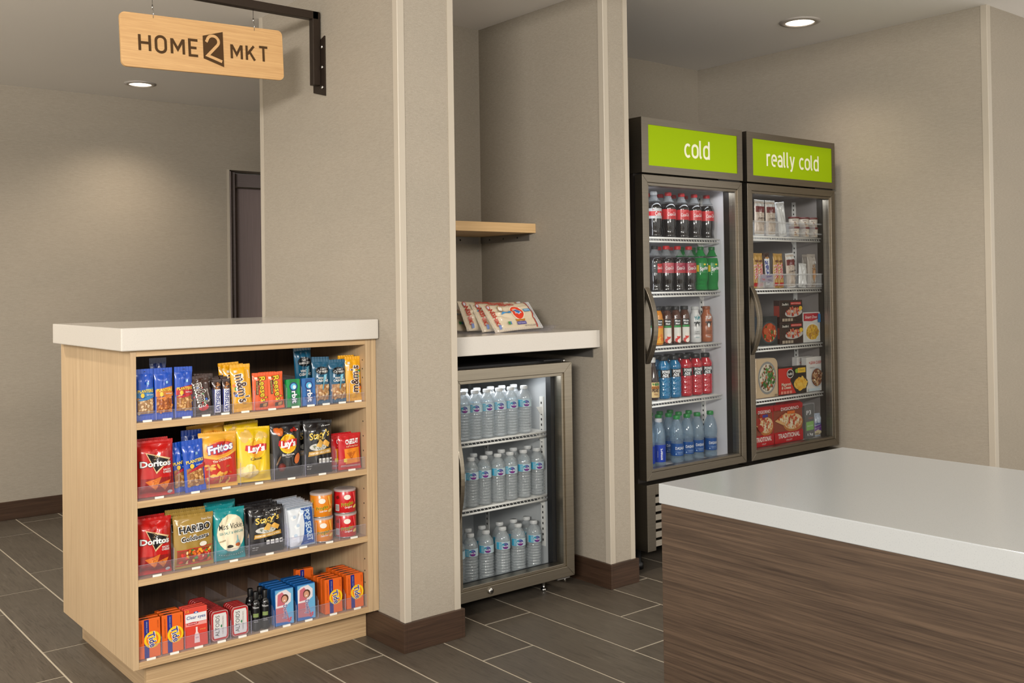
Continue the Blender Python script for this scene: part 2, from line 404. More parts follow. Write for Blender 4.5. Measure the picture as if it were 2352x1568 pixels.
wall('wall_pier', DX0, DX1, DY, HB, 0, 2.6, 'beige linen textured pier between niche and tall coolers')
wall('wall_alcove_back', DX1, AX, AB, AB + .2, 0, 2.6, 'beige linen textured wall above and behind the tall coolers')
wall('wall_alcove_side', AX, AX + .3, AY, AB + .2, 0, 2.6, 'beige linen textured wall beside the tall coolers')
wall('wall_room_east', AX + .3, 6.2, AY, AY + .3, 0, 2.6, 'beige wall facing the room past the coolers')
struct(box('ceiling_hall', -2.6, CX0, -1.6, 6.3, ZH, ZH + .3, CEIL), 'smooth grey ceiling of the hall')
struct(box('ceiling_hall_behind', CX0, 4.2, HB, 6.3, ZH, ZH + .29, CEIL), 'smooth grey ceiling of the hall by the elevator')
struct(box('ceiling_niche', CX0, DX0 + .06, -1.6, NB, ZN, ZN + .3, CEIL), 'smooth grey ceiling over the niche')
struct(box('ceiling_alcove', DX0 + .06, 6.2, -1.6, AB, ZA, ZA + .3, CEIL), 'smooth grey ceiling over the tall coolers')
# corner guards
tn = [0]
def guard(x, y, sx, sy, z0=0.09, z1=2.6, wx=.023, wy=.026):
    """L profile hugging an outside corner; sx, sy point from the corner along each wall face"""
    t = .003; b = MB()
    b.prism([(x - sx * t, y - sy * t * .35), (x - sx * t * .35, y - sy * t), (x + sx * wx, y - sy * t), (x + sx * wx, y + sy * .001), (x + sx * .001, y + sy * .001), (x + sx * .001, y + sy * wy), (x - sx * t, y + sy * wy)], 'z', z0, z1, TRIM)
    tn[0] += 1; o = b.build('trim_%d' % tn[0], None, fix=True); struct(o, 'beige vinyl corner guard')
guard(CX0, CY, 1, 1); guard(CX1, CY, -1, 1); guard(CX0, HB, 1, -1); guard(DX0, DY, 1, 1); guard(DX1, DY, -1, 1)
guard(AX, AY, 1, 1, wx=.03); guard(2.54, HW, -1, 1, z1=1.955, wx=.014)
# baseboards
BT, BH = .0125, .097
def bboard(name, x0, x1, y0, y1): struct(box(name, x0, x1, y0, y1, 0, BH, BASE, bevel=.0012), 'dark walnut baseboard')
bboard('baseboard_column_side', CX0 - BT, CX0, CY - BT, HB + BT); bboard('baseboard_column_front', CX0, CX1, CY - BT, CY)
bboard('baseboard_niche_west', CX1, CX1 + BT, CY - BT, NB); bboard('baseboard_niche_back', CX1 + BT, DX0 - BT, NB - BT, NB)
bboard('baseboard_pier_side', DX0 - BT, DX0, DY - BT, NB); bboard('baseboard_pier_front', DX0, DX1, DY - BT, DY)
bboard('baseboard_pier_east', DX1, DX1 + BT, DY - BT, AB); bboard('baseboard_alcove_back', DX1 + BT, AX - BT, AB - BT, AB)
bboard('baseboard_alcove_side', AX - BT, AX, AY - BT, AB); bboard('baseboard_hall', -2.6, 2.52, HW - BT, HW)
# elevator
e = struct(box('door_1', 2.598, 3.9, HW + .14, HW + .17, 0, 1.86, steel('dark_elevator_steel', (138, 124, 122), .35, (300, 4, 4), .1)), 'dark brushed elevator door in a recessed frame')
dk = steel('elevator_frame_steel', (122, 112, 110), .4, metal=.1)
MB().box(2.545, 2.598, HW + .05, HW + .17, 0, 1.945, dk).box(2.543, 2.552, HW + .0, HW + .17, 0, 1.945, dk).build('jamb', e)
box('header', 2.598, 3.9, HW + .11, HW + .17, 1.86, 1.945, dk, e, .002)
box('threshold_strip', 2.598, 3.9, HW + .105, HW + .11, 1.855, 1.862, CHR, e)
# recessed lights
def can(x, y, z, r, power, label):
    t = empty('recessed_light', (x, y, z), label, 'ceiling light')
    b = MB(); b.lathe([(r * .70, z - .001), (r * .72, z - .008), (r, z - .004), (r, z + .001)], C((178, 172, 166), .5), 36, x, y, cap=False).build('trim_ring', t)
    MB().lathe([(.001, z - .003), (r * .72, z - .003)], C((255, 238, 212), .5, emit=4.0), 32, x, y, cap=False).build('lens', t)
    l = bpy.data.lights.new('lamp_glow', 'SPOT'); l.energy = power; l.color = (1, .84, .66); l.spot_size = R(125); l.spot_blend = .9; l.shadow_soft_size = .05
    o = bpy.data.objects.new('lamp_glow', l); COL.objects.link(o); o.parent = t; o.location = (0, 0, -.03)
can(1.855, 5.46, ZH, .082, 30, 'round recessed ceiling light in the hall near the sign')
can(4.064, 2.818, ZA, .095, 16, 'round recessed ceiling light above the tall coolers')
# ================================================================== sign and bracket
SGN = empty('hanging_sign', (1.366, 3.36, 1.955), 'rectangular bamboo sign with brown lettering HOME2MKT hanging from the bracket', 'sign')
SGN_Y = 3.36
slope = .036
def rot_sign(b, cx=1.366, cz=2.047):
    b.v = [(cx + (x - cx) * math.cos(slope) - (z - cz) * math.sin(slope), y, cz + (z - cz) * math.cos(slope) + (x - cx) * math.sin(slope)) for x, y, z in b.v]; return b
b = MB(); pts = [(1.077 + a * .578, 1.957 + c * .180) for a, c in [(p[0] / .578, p[1] / .18) for p in rrect(.578, .18, .018)]]
b.prism(pts, 'y', 3.354, 3.366, BAMB); rot_sign(b).build('board', SGN, bevel=.0008)
P = Pr(lambda x, z, l: (x, 3.354 - l, z))
BR = C((74, 54, 34), .8, spec=.1)
sign_text(P, 'HOME', 1.237, 2.014, .053, BR, .198, sw=.17, gap=.36)
sign_text(P, 'MKT', 1.526, 2.018, .051, BR, .136, sw=.17, gap=.36)
P.G([(1.355, 2.008), (1.355, 2.086), (1.428, 2.107), (1.428, 1.984)], BR)
two = [(1.3665, 2.066)] + [(1.391 + .0205 * math.cos(R(a)), 2.070 + .019 * math.sin(R(a))) for a in range(170, -50, -15)] + [(1.3705, 2.0195), (1.4215, 2.0025)]
vs, fs = ribbon(two, .0098); P._put(vs, fs, BAMB)
rot_sign(P.b, 1.366, 2.047); P.build('lettering', SGN)
br = empty('sign_bracket', (CX0, 3.36, 1.93), 'dark bronze L shaped bracket bolted to the column wall', 'bracket')
MB().box(.9, CX0 - .012, 3.345, 3.375, 2.209, 2.239, MBRN).build('bar', br, bevel=.002)
MB().box(CX0 - .036, CX0 - .006, 3.345, 3.375, 1.965, 2.2389, MBRN).build('post', br, bevel=.002)
MB().prism([(3.316, 2.145), (3.316, 1.922), (3.404, 1.945), (3.404, 2.115)], 'x', CX0 - .006, CX0, MBRN).build('mounting_plate', br)
for z in (2.105, 2.03, 1.955):
    MB().tube([(CX0 - .012, 3.329, z), (CX0 - .005, 3.329, z)], .0065, CHR, 12).build('bolt', br)
for x, z in ((1.184, 2.123), (1.5435, 2.1355)):
    o = MB().tube([(x, 3.353, z - .004), (x, 3.351, z + .02), (x, 3.36, z + .03), (x, 3.36, 2.21)], .0009, CHR, 6).tube([(x, 3.36, z + .028), (x, 3.36, z + .042)], .0024, CHR, 8).build('hanging_wire', SGN)
# ================================================================== snack cabinet
LX, FY, BY = .978, 2.986, 3.7055
OX0, OX1 = .9945, 1.766
cab = empty('display_cabinet', (LX, FY, 0), 'pale oak open shelf cabinet packed with snacks against the column', 'cabinet')
box('side_panel', LX, OX0, FY, BY, .1015, 1.0324, OAKV, cab, .0008)
box('side_panel', OX1, OX1 + .0195, FY, BY, .1015, 1.0324, OAKV, cab, .0008)
box('filler_strip', OX1 + .0205, CX0 - .001, FY, BY, .1015, 1.0324, OAKV, cab, .0008)
box('top_rail', OX0, OX1, FY + .0005, BY, 1.0138, 1.0324, OAKH, cab, .0006)
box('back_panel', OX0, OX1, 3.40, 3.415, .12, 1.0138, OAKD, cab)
SH = {1: (.7991, .8197), 2: (.5703, .5902), 3: (.342, .3614), 4: (.1015, .121)}
for k in (1, 2, 3, 4): box('shelf', OX0, OX1, FY + .0005, 3.40, SH[k][0], SH[k][1], OAKH, cab, .0006)
tk = MB().box(1.037, CX0 - BT - .002, 3.052, 3.068, 0, .1015, OAKH).box(1.037, 1.053, 3.068, 3.695, 0, .1015, wood('pale_oak_kick_side', (150, 124, 92), (180, 154, 120), (60, 1.6, 150))).build('toe_kick', cab)
for z in (.93, .9, .96, .75, .7, .65, .52, .47, .42, .28, .24, .2):
    MB().tube([(OX1 - .0004, FY + .022, z), (OX1 + .001, FY + .022, z)], .0026, BLK, 10).build('shelf_pin_hole', cab)
wt = empty('worktop', (.9447, 2.962, 1.0324), 'thick cream quartz top on the oak snack cabinet', 'worktop')
o = MB().box(.9447, CX0 - .003, 2.962, 3.681, 1.0324, 1.0996, QZ).build('slab', wt, bevel=.0035, seg=3)
# clear trays with dividers and price tabs
LANES = {1: (.997, 1.056, 1.114, 1.174, 1.236, 1.2965, 1.367, 1.4775, 1.531, 1.588, 1.643, 1.709, 1.764),
         2: (.997, 1.122, 1.216, 1.318, 1.432, 1.542, 1.655, 1.764),
         3: (.997, 1.104, 1.234, 1.343, 1.474, 1.578, 1.665, 1.764),
         4: (.997, 1.065, 1.135, 1.213, 1.280, 1.348, 1.425, 1.503, 1.582, 1.684, 1.764)}
ordw = ['first', 'second', 'third', 'fourth', 'fifth', 'sixth', 'seventh', 'eighth', 'ninth', 'tenth', 'eleventh', 'twelfth', 'thirteenth']
shelfw = {1: 'top', 2: 'second', 3: 'third', 4: 'bottom'}
LIPH = {1: .03, 2: .04, 3: .04, 4: .042}; DIVH = {1: .078, 2: .085, 3: .085, 4: .07}
for k in LANES:
    z = SH[k][1]
    for i in range(len(LANES[k]) - 1):
        a, c = LANES[k][i], LANES[k][i + 1]
        t = empty('shelf_tray', (a, FY + .006, z), '%s clear acrylic tray from the cabinet\'s outer end, %s shelf' % (ordw[i], shelfw[k]), 'shelf tray', 'clear dividers on the oak cabinet shelves')
        box('tray_floor', a, c - .001, FY + .006, 3.38, z + .0002, z + .0018, ACR, t)
        MB().box(a + .0005, c - .0015, FY + .0055, FY + .007, z + .0002, z + LIPH[k], ACR).box(a + .0005, c - .0015, FY + .0055, FY + .007, z + LIPH[k], z + LIPH[k] + .0009, ACRE).build('front_lip', t)
        h = DIVH[k]
        if k != 2 or i != 0:
            pr_ = [(FY + .012, z + .002), (3.37, z + .002), (3.37, z + h), (FY + .024, z + h), (FY + .012, z + h - .012)]
            MB().prism(pr_, 'x', a, a + .0012, ACR).prism([(FY + .012, z + .002), (FY + .013, z + .002), (FY + .013, z + h - .012), (FY + .012, z + h - .012)], 'x', a - .0002, a + .0014, ACRE).build('divider', t)
        m = (a + c) / 2; box('price_tab', m - .013, m + .013, FY + .0015, FY + .005, z + .0004, z + .0065, C((226, 224, 216), .5), t)
# ================================================================== niche
nt_ = empty('niche_worktop', (CX1, 2.91, .956), 'cream quartz counter spanning the niche above the small cooler', 'worktop')
MB().box(CX1 + .001, DX0 - .001, 2.91, NB - .001, .9562, 1.0258, QZ).build('slab', nt_, bevel=.003, seg=2)
GALV = C((150, 146, 140), .4, .8)
for x, s in ((CX1 + .002, 1), (DX0 - .002, -1)):
    b = MB(); b.box(*sorted((x, x + s * .003)), 2.95, 3.6, .915, .9555, GALV).box(*sorted((x, x + s * .03)), 2.95, 3.6, .9525, .9558, GALV).build('support_angle', nt_)
ws = empty('wall_shelf', (CX1, 3.2995, 1.4356), 'pale wood shelf high in the niche', 'shelf')
MB().box(CX1 + .001, DX0 - .001, 3.2995, NB - .001, 1.4356, 1.4755, wood('pale_maple', (196, 160, 112), (216, 182, 134), (2, 60, 150))).build('board', ws, bevel=.001)
b = MB(); b.box(DX0 - .006, DX0 - .002, 3.34, NB - .004, 1.405, 1.4352, GALV); o = b.build('support_angle', ws)
b = MB(); b.box(CX1 + .05, DX0 - .02, NB - .006, NB - .002, 1.403, 1.4352, GALV); b.build('support_angle', ws)
for y in (3.42, 3.52, 3.62): MB().tube([(DX0 - .0068, y, 1.42), (DX0 - .0058, y, 1.42)], .004, BLK, 8).build('screw_hole', ws)
for x in (2.3, 2.5, 2.68): MB().tube([(x, NB - .0068, 1.42), (x, NB - .0058, 1.42)], .004, BLK, 8).build('screw_hole', ws)
# ================================================================== coolers
def door(parent, x0, x1, y0, y1, z0, z1, fw, m, inner=.012, glassy=None):
    """mitred frame in relief: outer face and a stepped inner face round a pane"""
    def ring(name, a0, a1, b0, b1, w, ya, yb, mt):
        for nm, pts in (('left_stile', [(a0, b0), (a0 + w, b0 + w), (a0 + w, b1 - w), (a0, b1)]), ('right_stile', [(a1, b0), (a1, b1), (a1 - w, b1 - w), (a1 - w, b0 + w)]),
                        ('top_rail', [(a0, b1), (a0 + w, b1 - w), (a1 - w, b1 - w), (a1, b1)]), ('bottom_rail', [(a0, b0), (a1, b0), (a1 - w, b0 + w), (a0 + w, b0 + w)])):
            MB().prism(pts, 'y', ya, yb, mt).build(name or nm, d, bevel=.0012)
    d = MB().box(x0 + fw, x1 - fw, y0 + .02, y0 + .024, z0 + fw, z1 - fw, GLASS).build('door', parent, fix=True)
    ring(None, x0, x1, z0, z1, fw - inner, y0, y1, m)
    q = fw - inner + .0003
    ring('frame_bead', x0 + q, x1 - q, z0 + q, z1 - q, inner, y0 + .006, y1, m)
    return d
def arch_handle(parent, x, z0, z1, ydoor, depth, wd, th, m):
    b = MB(); n = 16; o = []; i_ = []
    for k in range(n + 1):
        t = k / n; z = z0 + (z1 - z0) * t; y = ydoor - depth * math.sin(math.pi * t) ** .8
        o.append((y, z)); i_.append((min(ydoor, y + th), z0 + .018 + (z1 - z0 - .036) * t))
    b.prism(o + i_[::-1], 'x', x, x + wd, m); return b.build('handle', parent, bevel=.0015)
def wire_shelf(parent, x0, x1, y0, y1, z, n=60):
    b = MB()
    b.tube([(x0, y0, z), (x1, y0, z)], .0042, WIRE, 8); b.tube([(x0, y0 + .001, z - .016), (x1 - .004, y0 + .001, z - .016)], .0042, WIRE, 8)
    b.tube([(x0, y1, z), (x1, y1, z)], .003, WIRE, 6)
    for k in range(n):
        x = x0 + .006 + (x1 - x0 - .012) * k / (n - 1); b.box(x - .0011, x + .0011, y0 + .003, y1, z - .001, z + .0022, WIRE)
        if k % 2 == 0: b.tube([(x, y0 + .002, z - .003), (x + .007, y0 + .002, z - .013)], .0013, WIRE, 4)
    return b.build('wire_shelf', parent)
def standard(parent, x, y, z0, z1, ax='x'):
    b = MB(); t = .004; w_ = .011; s_ = -1
    if ax == 'x': b.box(x - t, x, y - w_, y + w_, z0, z1, WIRE)
    else: b.box(x - w_, x + w_, y - t, y, z0, z1, WIRE)
    z = z0 + .02
    while z < z1 - .02:
        if ax == 'x': b.box(x - t - .0006, x - t + .001, y - .003, y + .003, z, z + .009, BLK)
        else: b.box(x - .003, x + .003, y - t - .0006, y - t + .001, z, z + .009, BLK)
        z += .022
    return b.build('shelf_standard', parent)
def clip(parent, x, y, z):
    MB().prism([(x - .03, z), (x, z), (x, z - .03), (x - .008, z - .03)], 'y', y, y + .003, WIRE).build('shelf_clip', parent)
def strip_light(parent, x, y, z, size, sy, power, rot, color=(.93, .96, 1)):
    l = bpy.data.lights.new('cooler_lamp', 'AREA'); l.shape = 'RECTANGLE'; l.size = size; l.size_y = sy; l.energy = power; l.color = color
    o = bpy.data.objects.new('cooler_lamp', l); COL.objects.link(o); o.parent = parent; o.location = Vector((x, y, z)) - parent.location; o.rotation_euler = rot
# --- small under-counter cooler
MX0, MX1, MY = 2.09, 2.684, 2.95
mf = empty('small_cooler', (MX0, 3.0, 0), 'small steel framed glass door cooler of water bottles under the niche counter', 'refrigerator')
b = MB(); B0, B1, BF = 3.005, 3.6, .065
b.box(MX0 + .004, MX0 + .04, B0, B1, BF, .885, GASK).box(2.64, MX1 - .004, B0, B1, BF, .885, GASK).box(MX0 + .04, 2.64, 3.56, B1, BF, .885, GASK)
b.box(MX0 + .004, MX1 - .004, B0, B1, .885, .91, GASK).box(MX0 + .004, MX1 - .004, B0, B1, BF, .078, GASK).box(MX0 + .04, 2.64, B0, B1, .858, .885, GASK).box(2.614, 2.64, 3.0, 3.029, .078, .885, GASK).box(MX0 + .04, 2.614, 3.0, 3.014, .078, .112, GASK).build('body', mf)
b = MB(); b.box(MX0 + .04, MX0 + .043, 3.03, 3.56, .086, .858, LINM).box(2.637, 2.64, 3.03, 3.56, .086, .858, LINM).box(MX0 + .04, 2.64, 3.555, 3.56, .086, .858, LINM)
b.box(MX0 + .04, 2.64, 3.03, 3.56, .078, .086, LINM).box(MX0 + .04, 2.64, 3.03, 3.56, .856, .858, LINM).build('liner', mf)
d = door(mf, MX0, MX1, MY, MY + .048, .061, .903, .052, STEEL)
arch_handle(d, MX0 + .012, .335, .705, MY, .045, .018, .012, STEEL)
MB().tube([(2.262, MY - .006, .083), (2.262, MY + .001, .083)], .0115, CHR, 16).tube([(2.262, MY - .0075, .083), (2.262, MY - .005, .083)], .004, BLK, 8).build('lock', d)
MB().tube([(2.655, 2.965, .903), (2.655, 2.965, .915)], .006, CHR, 10).box(2.56, 2.67, 2.975, 3.02, .9105, .915, GASK).build('hinge', mf)
for x, y in ((2.15, 3.03), (2.588, 3.03), (2.15, 3.55), (2.64, 3.5)):
    MB().lathe([(.010, .068), (.010, .03), (.006, .028), (.006, .012), (.012, .010), (.012, 0)], CHR, 14, x, y).build('leg', mf)
MB().box(2.61, 2.675, 2.97, 3.06, .048, .053, GALV).tube([(2.665, 2.99, .03), (2.665, 2.99, .05)], .006, CHR, 8).build('lower_hinge', mf)
wire_shelf(mf, MX0 + .046, 2.634, 3.035, 3.53, .624, 56); wire_shelf(mf, MX0 + .046, 2.634, 3.035, 3.53, .371, 56)
for y in (3.08, 3.45): standard(mf, 2.637, y, .16, .76)
standard(mf, 2.56, 3.555, .1, .85, 'y'); standard(mf, 2.3, 3.555, .1, .85, 'y')
clip(mf, 2.633, 3.075, .72); clip(mf, 2.633, 3.075, .61); clip(mf, 2.633, 3.075, .355)
b = MB()
for i in range(6):
    for j in range(4): b.box(2.43 + i * .018, 2.443 + i * .018 - .002, 3.5535, 3.5548, .775 + j * .019, .788 + j * .019, BLK)
o = b.build('vent_grid', mf)
P = Pr(lambda x, z, l: (x, 3.554 - l, z)); P.R(2.47 + .11, .79, .08, .075, (150, 150, 150), nx=1, nz=1)
for i in range(7): P.T('IN THE UP POSITION', 2.58, .818 - i * .0095, .0052, (50, 50, 50), w=.07)
P.build('instruction_label', mf)
MB().tube([(2.175, 3.10, .585), (2.175, 3.115, .585)], .024, CHR, 20).tube([(2.175, 3.098, .585), (2.175, 3.1005, .585)], .021, C((215, 220, 224), .2), 20).box(2.171, 2.179, 3.105, 3.112, .605, .62, CHR).build('thermometer', mf)
strip_light(mf, 2.38, 3.1, .845, .42, .05, .8, (R(-20), 0, 0))
# --- tall coolers
def tall(x0, x1, word, txt, tx, tw, th, liner, shelves, ysh, lab, hx0, warm, shade):
    Y = 2.88; D0 = 2.935; T = empty('tall_cooler', (x0, D0, 0), lab, 'refrigerator')
    it = .035
    BDY = C((44, 38, 34), .45, .3)
    b = MB(); b.box(x0 + .004, x0 + .004 + it - .003, D0, 3.72, .12, 1.9, BDY).box(x1 - .004 - it + .003, x1 - .004, D0, 3.72, .12, 1.9, BDY).box(x0 + .004 + it - .003, x1 - .004 - it + .003, 3.64, 3.72, .12, 1.9, BDY)
    b.box(x0 + .035, x1 - .035, D0, 3.64, 1.64, 1.9, BDY).box(x0 + .035, x1 - .035, D0, 3.64, .12, .395, BDY).build('body', T)
    a, c = x0 + it, x1 - it
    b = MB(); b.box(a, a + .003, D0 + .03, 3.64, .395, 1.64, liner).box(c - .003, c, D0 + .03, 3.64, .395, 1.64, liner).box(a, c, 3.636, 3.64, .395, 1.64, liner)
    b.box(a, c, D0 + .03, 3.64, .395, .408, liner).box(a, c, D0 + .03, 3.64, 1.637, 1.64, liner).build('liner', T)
    hd = MB(); fz0, fz1 = 1.672, 1.903; px0, px1, pz0, pz1 = hx0[0], hx0[1], 1.703, 1.874
    hd.box(x0, px0, Y, D0 + .2, fz0, fz1, DSTEEL).box(px1, x1, Y, D0 + .2, fz0, fz1, DSTEEL).box(px0, px1, Y, D0 + .2, pz1, fz1, DSTEEL).box(px0, px1, Y, D0 + .2, fz0, pz0, DSTEEL)
    hd.build('header_box', T)
    MB().box(px0, px1, Y + .003, Y + .006, pz0, pz1, C((142, 170, 0), .6, spec=.15, emit=.1)).build('sign_panel', T)
    P = Pr(lambda x, z, l: (x, Y + .003 - l, z)); sign_text(P, txt, tx, tw[0], th, C((222, 222, 196), .5, emit=.1), tw[1], sw=.155, gap=.2); P.build('lettering', T)
    d = door(T, x0 + (.0 if word == 'first' else .0), x1 - .006, Y, D0 - .012, .392, 1.664, .044, DSTEEL)
    MB().box(x0 + .012, x0 + .03, D0 - .012, D0, .395, 1.66, GASK).box(x1 - .03, x1 - .012, D0 - .012, D0, .395, 1.66, GASK).box(x0 + .03, x1 - .03, D0 - .012, D0, 1.64, 1.66, GASK).box(x0 + .03, x1 - .03, D0 - .012, D0, .395, .412, GASK).build('gasket', d)
    arch_handle(d, x0 + .003, .875, 1.195, Y, .052, .026, .014, DSTEEL)
    MB().box(x0 + .003, x0 + .03, Y - .004, Y, 1.15, 1.19, BLK).box(x0 + .003, x0 + .03, Y - .004, Y, .88, .92, BLK).build('handle_mount', d)
    MB().box(x1 - .16, x1 - .01, Y + .01, D0, 1.6645, 1.6715, BLK).tube([(x1 - .03, Y + .02, 1.664), (x1 - .03, Y + .02, 1.672)], .006, CHR, 10).build('hinge', T)
    gr = MB(); gr.box(x0, x0 + .05, Y, D0 + .1, .1, .375, DSTEEL).box(x1 - .05, x1, Y, D0 + .1, .1, .375, DSTEEL).box(x0 + .05, x1 - .05, Y, D0 + .1, .33, .375, DSTEEL).box(x0 + .05, x1 - .05, Y + .06, Y + .065, .1, .33, BLK); g = gr.build('grille', T, bevel=.0015)
    for k in range(6):
        z = .115 + k * .036; MB().prism([(Y + .004, z), (Y + .012, z + .022), (Y + .03, z + .026), (Y + .03, z)], 'x', x0 + .05, x1 - .05, DSTEEL).build('louver', g)
    for x in (x0 + .06, x1 - .06):
        for y in (3.0, 3.66): MB().lathe([(.018, .12), (.018, .03), (.026, .025), (.026, 0)], BLK, 12, x, y).build('caster', T)
    for z in shelves[:-1]: wire_shelf(T, a + .006, c - (.012 if word == 'first' else .004), ysh, 3.6, z - .003, 64)
    if word != 'first': wire_shelf(T, a + .006, c - .004, ysh, 3.6, shelves[-1] - .003, 50)
    for y in (3.1, 3.5): standard(T, c - .003, y, .5, 1.62)
    standard(T, c - .09, 3.636, .5, 1.62, 'y')
    for z in shelves[:-1]: clip(T, c - .008, 3.095, z - .012)
    if shade: 
        bb = MB()
        for k in range(24): bb.box(a + .02 + k * .025, a + .03 + k * .025, 3.628, 3.636, .5, 1.6, liner)
        bb.build('ribbed_back', T)
    strip_light(T, a + .014, D0 + .04, 1.03, .02, 1.2, warm, (R(90), 0, R(-30)))
    strip_light(T, (a + c) / 2, D0 + .05, 1.63, .5, .04, warm * .35, (R(-25), 0, 0))
    return T
F1 = tall(3.030, 3.692, 'first', 'cold', 3.382, (1.757, .158), .072, LINER, (1.411, 1.172, .935, .697, .408), 2.985, 'tall bronze glass door cooler headed by a green sign reading cold', (3.071, 3.655), 1.5, False)
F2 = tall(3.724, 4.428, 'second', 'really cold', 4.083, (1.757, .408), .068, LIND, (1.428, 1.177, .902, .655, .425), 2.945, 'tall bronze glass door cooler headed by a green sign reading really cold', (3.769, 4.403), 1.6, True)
# ================================================================== island
isl = empty('island_counter', (1.696, -.6, 0), 'walnut panelled table height island beside the aisle, right front', 'counter')
isl['label'] = 'walnut panelled island in front of the tall coolers'
box('side_panel', 1.694, 1.714, -.6, 1.567, .004, .7048, WALN, isl, .0008)
box('end_panel', 1.7145, 2.42, 1.547, 1.567, .004, .7048, wood('walnut_end_laminate', (78, 60, 46), (124, 102, 82), (2.2, 60, 95)), isl, .0008)
box('rear_panel', 2.40, 2.42, -.6, 1.5465, .004, .7048, WALN, isl, .0008)
it_ = empty('island_worktop', (1.691, -.6, .705), 'glossy white slab top of the walnut island', 'worktop')
MB().box(1.691, 2.428, -.62, 1.572, .705, .75, QZW).build('slab', it_, bevel=.002, seg=3)
# ================================================================== packages: shapes
DIM = .76   # printed film and board are a little duller than the swatch values
def pmat(col, rough=.28, coat=.35): return col if isinstance(col, bpy.types.Material) else C(col, rough, coat=coat)
def smooth(t): t = max(0, min(1, t)); return t * t * (3 - 2 * t)
def pouch(name, w, h, t, col, paint, seal=.011, back=None, top=None, rough=.26, amp=.0016, seed=1, ribs=True, topflat=.16, botflat=.12, hole=False):
    """pillow bag: body mesh, crimped seals and the print, all under an Empty at its foot"""
    rt = empty(name, (0, 0, 0)); rnd = random.Random(seed); f = [rnd.uniform(4, 9) for _ in range(4)]; ph = [rnd.uniform(0, 6) for _ in range(6)]; n1 = rnd.uniform(-.35, .35); amp *= 1.45
    cr = [(rnd.uniform(-.8, .8), rnd.choice((rnd.uniform(.08, .3), rnd.uniform(.68, .92))), rnd.uniform(-.9, .9), rnd.uniform(-1.3, 1.3)) for _ in range(9)]
    sv = seal / h
    def prof(x, z):
        u = max(-1, min(1, 2 * x / w)); v = max(0, min(1, z / h))
        g = smooth((v - sv * .8) / botflat) * smooth((1 - sv * .8 - v) / topflat)
        T = t / 2 * max(0, 1 - abs(u) ** 2.6) ** .62 * (.25 + .75 * g) * (1 if g > 0 else .1)
        e = (1 - u * u)
        wr = amp * e * (math.sin(f[0] * u + ph[0] + 2 * v) * math.exp(-max(0, v - sv) / .22) + 1.3 * math.sin(f[1] * u + ph[1] - 3 * v) * math.exp(-max(0, 1 - sv - v) / .25)
             + .5 * math.sin(f[2] * (u + v) + ph[2]) * g)
        for k_, (cx_, cz_, an, am) in enumerate(cr):
            t_ = (u - cx_) * math.cos(an) + (v - cz_) * math.sin(an); q_ = -(u - cx_) * math.sin(an) + (v - cz_) * math.cos(an)
            wr += amp * am * e * math.exp(-(t_ / .10) ** 2 - (q_ / .28) ** 2) * smooth((1 - sv - v) / .08) * smooth((v - sv) / .08)
        d = u - n1 - (v - .8) * 1.2; wr -= amp * 1.6 * e * math.exp(-(d / .09) ** 2) * smooth((v - .55) / .2) * smooth((1 - sv - v) / .1)
        return T * (g > 0 or .12), wr * (smooth(g * 3))
    def pinch(v): return 1 - .035 * math.sin(math.pi * v)
    def surf(x, z, l): T, q = prof(x, z); return (x * pinch(z / h), -(T + q) - .0003 - l, z)
    nx, nz = 34, 40; b = MB(); v = []; fs = []
    for s_ in (1, -1):
        for j in range(nz + 1):
            for i in range(nx + 1):
                x = (math.sin((i / nx - .5) * math.pi) * .5) * w; z = h * j / nz; T, q = prof(x, z)
                v.append((x * pinch(j / nz), -s_ * (T + q * (s_ > 0)) - .0003 * s_, z))
    N = (nx + 1) * (nz + 1)
    for s_ in (0, 1):
        for j in range(nz):
            for i in range(nx):
                a = s_ * N + j * (nx + 1) + i; q = (a, a + 1, a + nx + 2, a + nx + 1); fs.append(q if s_ == 0 else q[::-1])
    b.add(v, fs, pmat(col, rough), True); b.build('pouch', rt, fix=False)
    for nm, z0, z1, up in (('bottom_seal', 0, seal, -1), ('top_seal', h - seal, h, 1)):
        sb = MB(); v = []; fs = []; m = 36; tc = top if (top and up > 0) else (back or col)
        for i in range(m + 1):
            x = (i / m - .5) * w; zz = (.0011 if i % 2 else 0) * up; k = .0004 * math.sin(i * 1.1)
            v += [(x, -.0016 + k, z0 if up > 0 else z0 + zz), (x, -.0016 + k, z1 + (zz if up > 0 else 0)), (x, .0016 + k, z0), (x, .0016 + k, z1 + (zz if up > 0 else 0))]
        for i in range(m): a = 4 * i; fs += [(a, a + 4, a + 5, a + 1), (a + 2, a + 3, a + 7, a + 6), (a + 1, a + 5, a + 7, a + 3)]
        sb.add(v, fs, pmat(tc, rough), False)
        if ribs:
            for j in range(3): z = z0 + (z1 - z0) * (j + .8) / 4; sb.box(-w / 2 + .001, w / 2 - .001, -.0021, -.0012, z - .0004, z + .0004, pmat(tc, rough))
        if hole and up > 0: sb.add([(.004 * math.cos(a_), -.0024, h - seal * .55 + .0035 * math.sin(a_)) for a_ in [k * .785 for k in range(8)]], [tuple(range(8))], C((60, 60, 70)))
        sb.build(nm, rt, fix=False)
    if paint:
        P = Pr(surf, .0013, .0052); paint(P, w, h); P.build('printed_label', rt)
    return rt
